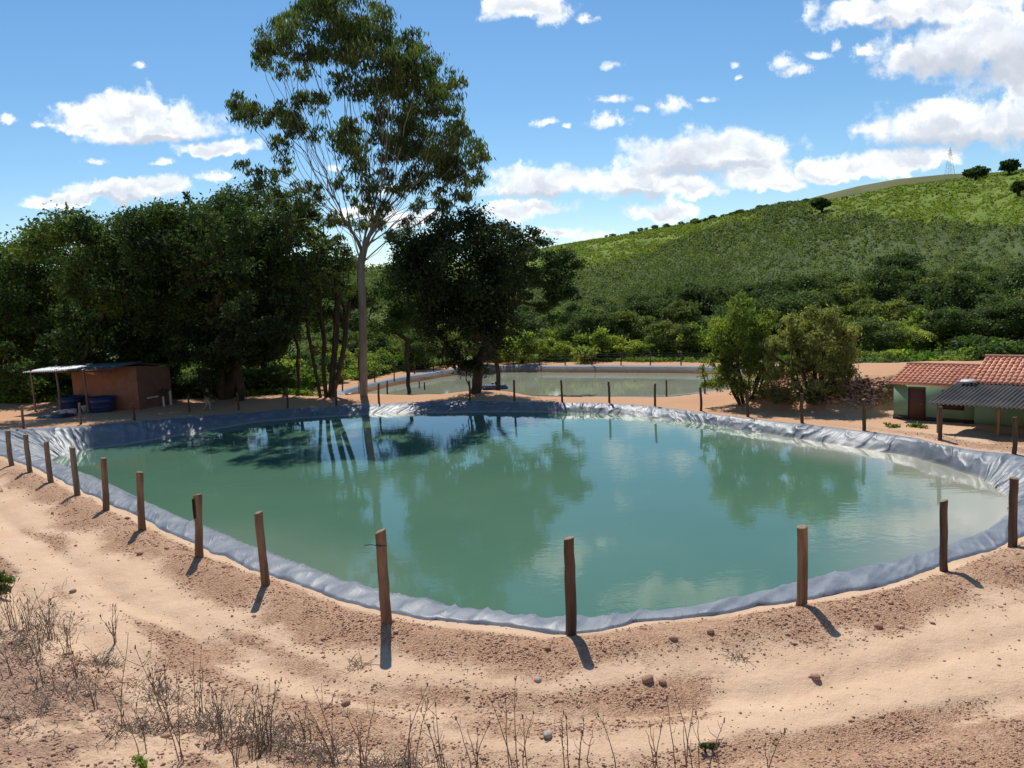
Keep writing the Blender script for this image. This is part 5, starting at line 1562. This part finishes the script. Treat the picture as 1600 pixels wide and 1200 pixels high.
def field(lst, vec):
    acc = None
    for cx, cy, rx, ry in lst:
        d = ray(cx, cy); u0, v0 = d[0] / d[1], d[2] / d[1]
        sx_, sy_ = F / rx * .97, F / ry * .97
        q = t.vmath('MULTIPLY_ADD', vec, (sx_, sy_, 0), (-u0 * sx_, -v0 * sy_, 0))
        mn = t.vmath('MINIMUM', q, (0, 0, 0))
        q = t.vmath('MULTIPLY_ADD', mn, (0, .45, 0), q)
        l = t.vmath('LENGTH', q)
        acc = l if acc is None else t.math('SMOOTH_MIN', acc, l, .25)
    return acc


us_ = t.vmath('MULTIPLY_ADD', warp, (.28, .28, 0), uv)
fd = field([q for q in CL if q[2] > 42], uw)
fs = field([q for q in CL if q[2] <= 42], us_)
cn = t.noise(uv, 30, 9, .66)
cn2 = t.noise(uv, 9, 4, .55)
vp = t.new('ShaderNodeTexVoronoi', {'feature': 'SMOOTH_F1'}, Scale=36.0); t.l.new(uw, vp.inputs['Vector'])
puff = t.math('SUBTRACT', .42, vp.outputs['Distance'])
dens = t.math('SUBTRACT', t.math('ADD', t.math('SUBTRACT', 1.0, fd), t.math('MULTIPLY', t.math('SUBTRACT', cn, .5), 1.25)), t.math('MULTIPLY', t.math('SUBTRACT', cn2, .5), .25))
dens = t.math('MULTIPLY_ADD', puff, .55, dens)
cs = t.noise(us_, 85, 7, .62)
dsm = t.math('ADD', t.math('SUBTRACT', .92, fs), t.math('MULTIPLY', t.math('SUBTRACT', cs, .5), 1.9))
alpha = t.math('MAXIMUM', t.ramp(dens, .0, .5), t.ramp(dsm, .0, .75))
sf = field(SH, uw)
core = t.ramp(t.math('ADD', t.math('SUBTRACT', 1.0, fd), t.math('MULTIPLY', t.math('SUBTRACT', t.noise(uw, 26, 6, .6), .5), 1.0)), .35, 1.05, 0, .55)
shade = t.math('MAXIMUM', core, t.ramp(t.math('ADD', t.math('SUBTRACT', 1.0, sf), t.math('MULTIPLY', t.math('SUBTRACT', cn, .5), 1.1)), -.3, .7, 0, .75))
lump = t.ramp(t.math('ADD', t.noise(uw, 34, 5, .55), t.math('MULTIPLY', puff, .5)), .35, .7)
ccol = t.mix(shade, t.mix(lump, (8.8, 9.2, 9.8), (12, 12, 12)), (4.7, 5.2, 6.1))
skyc = t.new('ShaderNodeHueSaturation', Color=sky.outputs[0], Saturation=1.22, Value=1.12, Hue=.494).outputs[0]
fin = t.mix(t.math('MULTIPLY', alpha, .96), skyc, ccol)
t.l.new(fin, bgn.inputs[0]); bgn.inputs[1].default_value = .1
world.cycles.sampling_method = 'MANUAL'; world.cycles.sample_map_resolution = 512

SC.view_settings.view_transform = 'Standard'; SC.view_settings.look = 'None'; SC.view_settings.exposure = 0.1; SC.view_settings.gamma = 1.0
SC.render.engine = 'CYCLES'
SC.cycles.max_bounces = 6; SC.cycles.diffuse_bounces = 3; SC.cycles.glossy_bounces = 3; SC.cycles.transmission_bounces = 3
SC.cycles.use_denoising = True
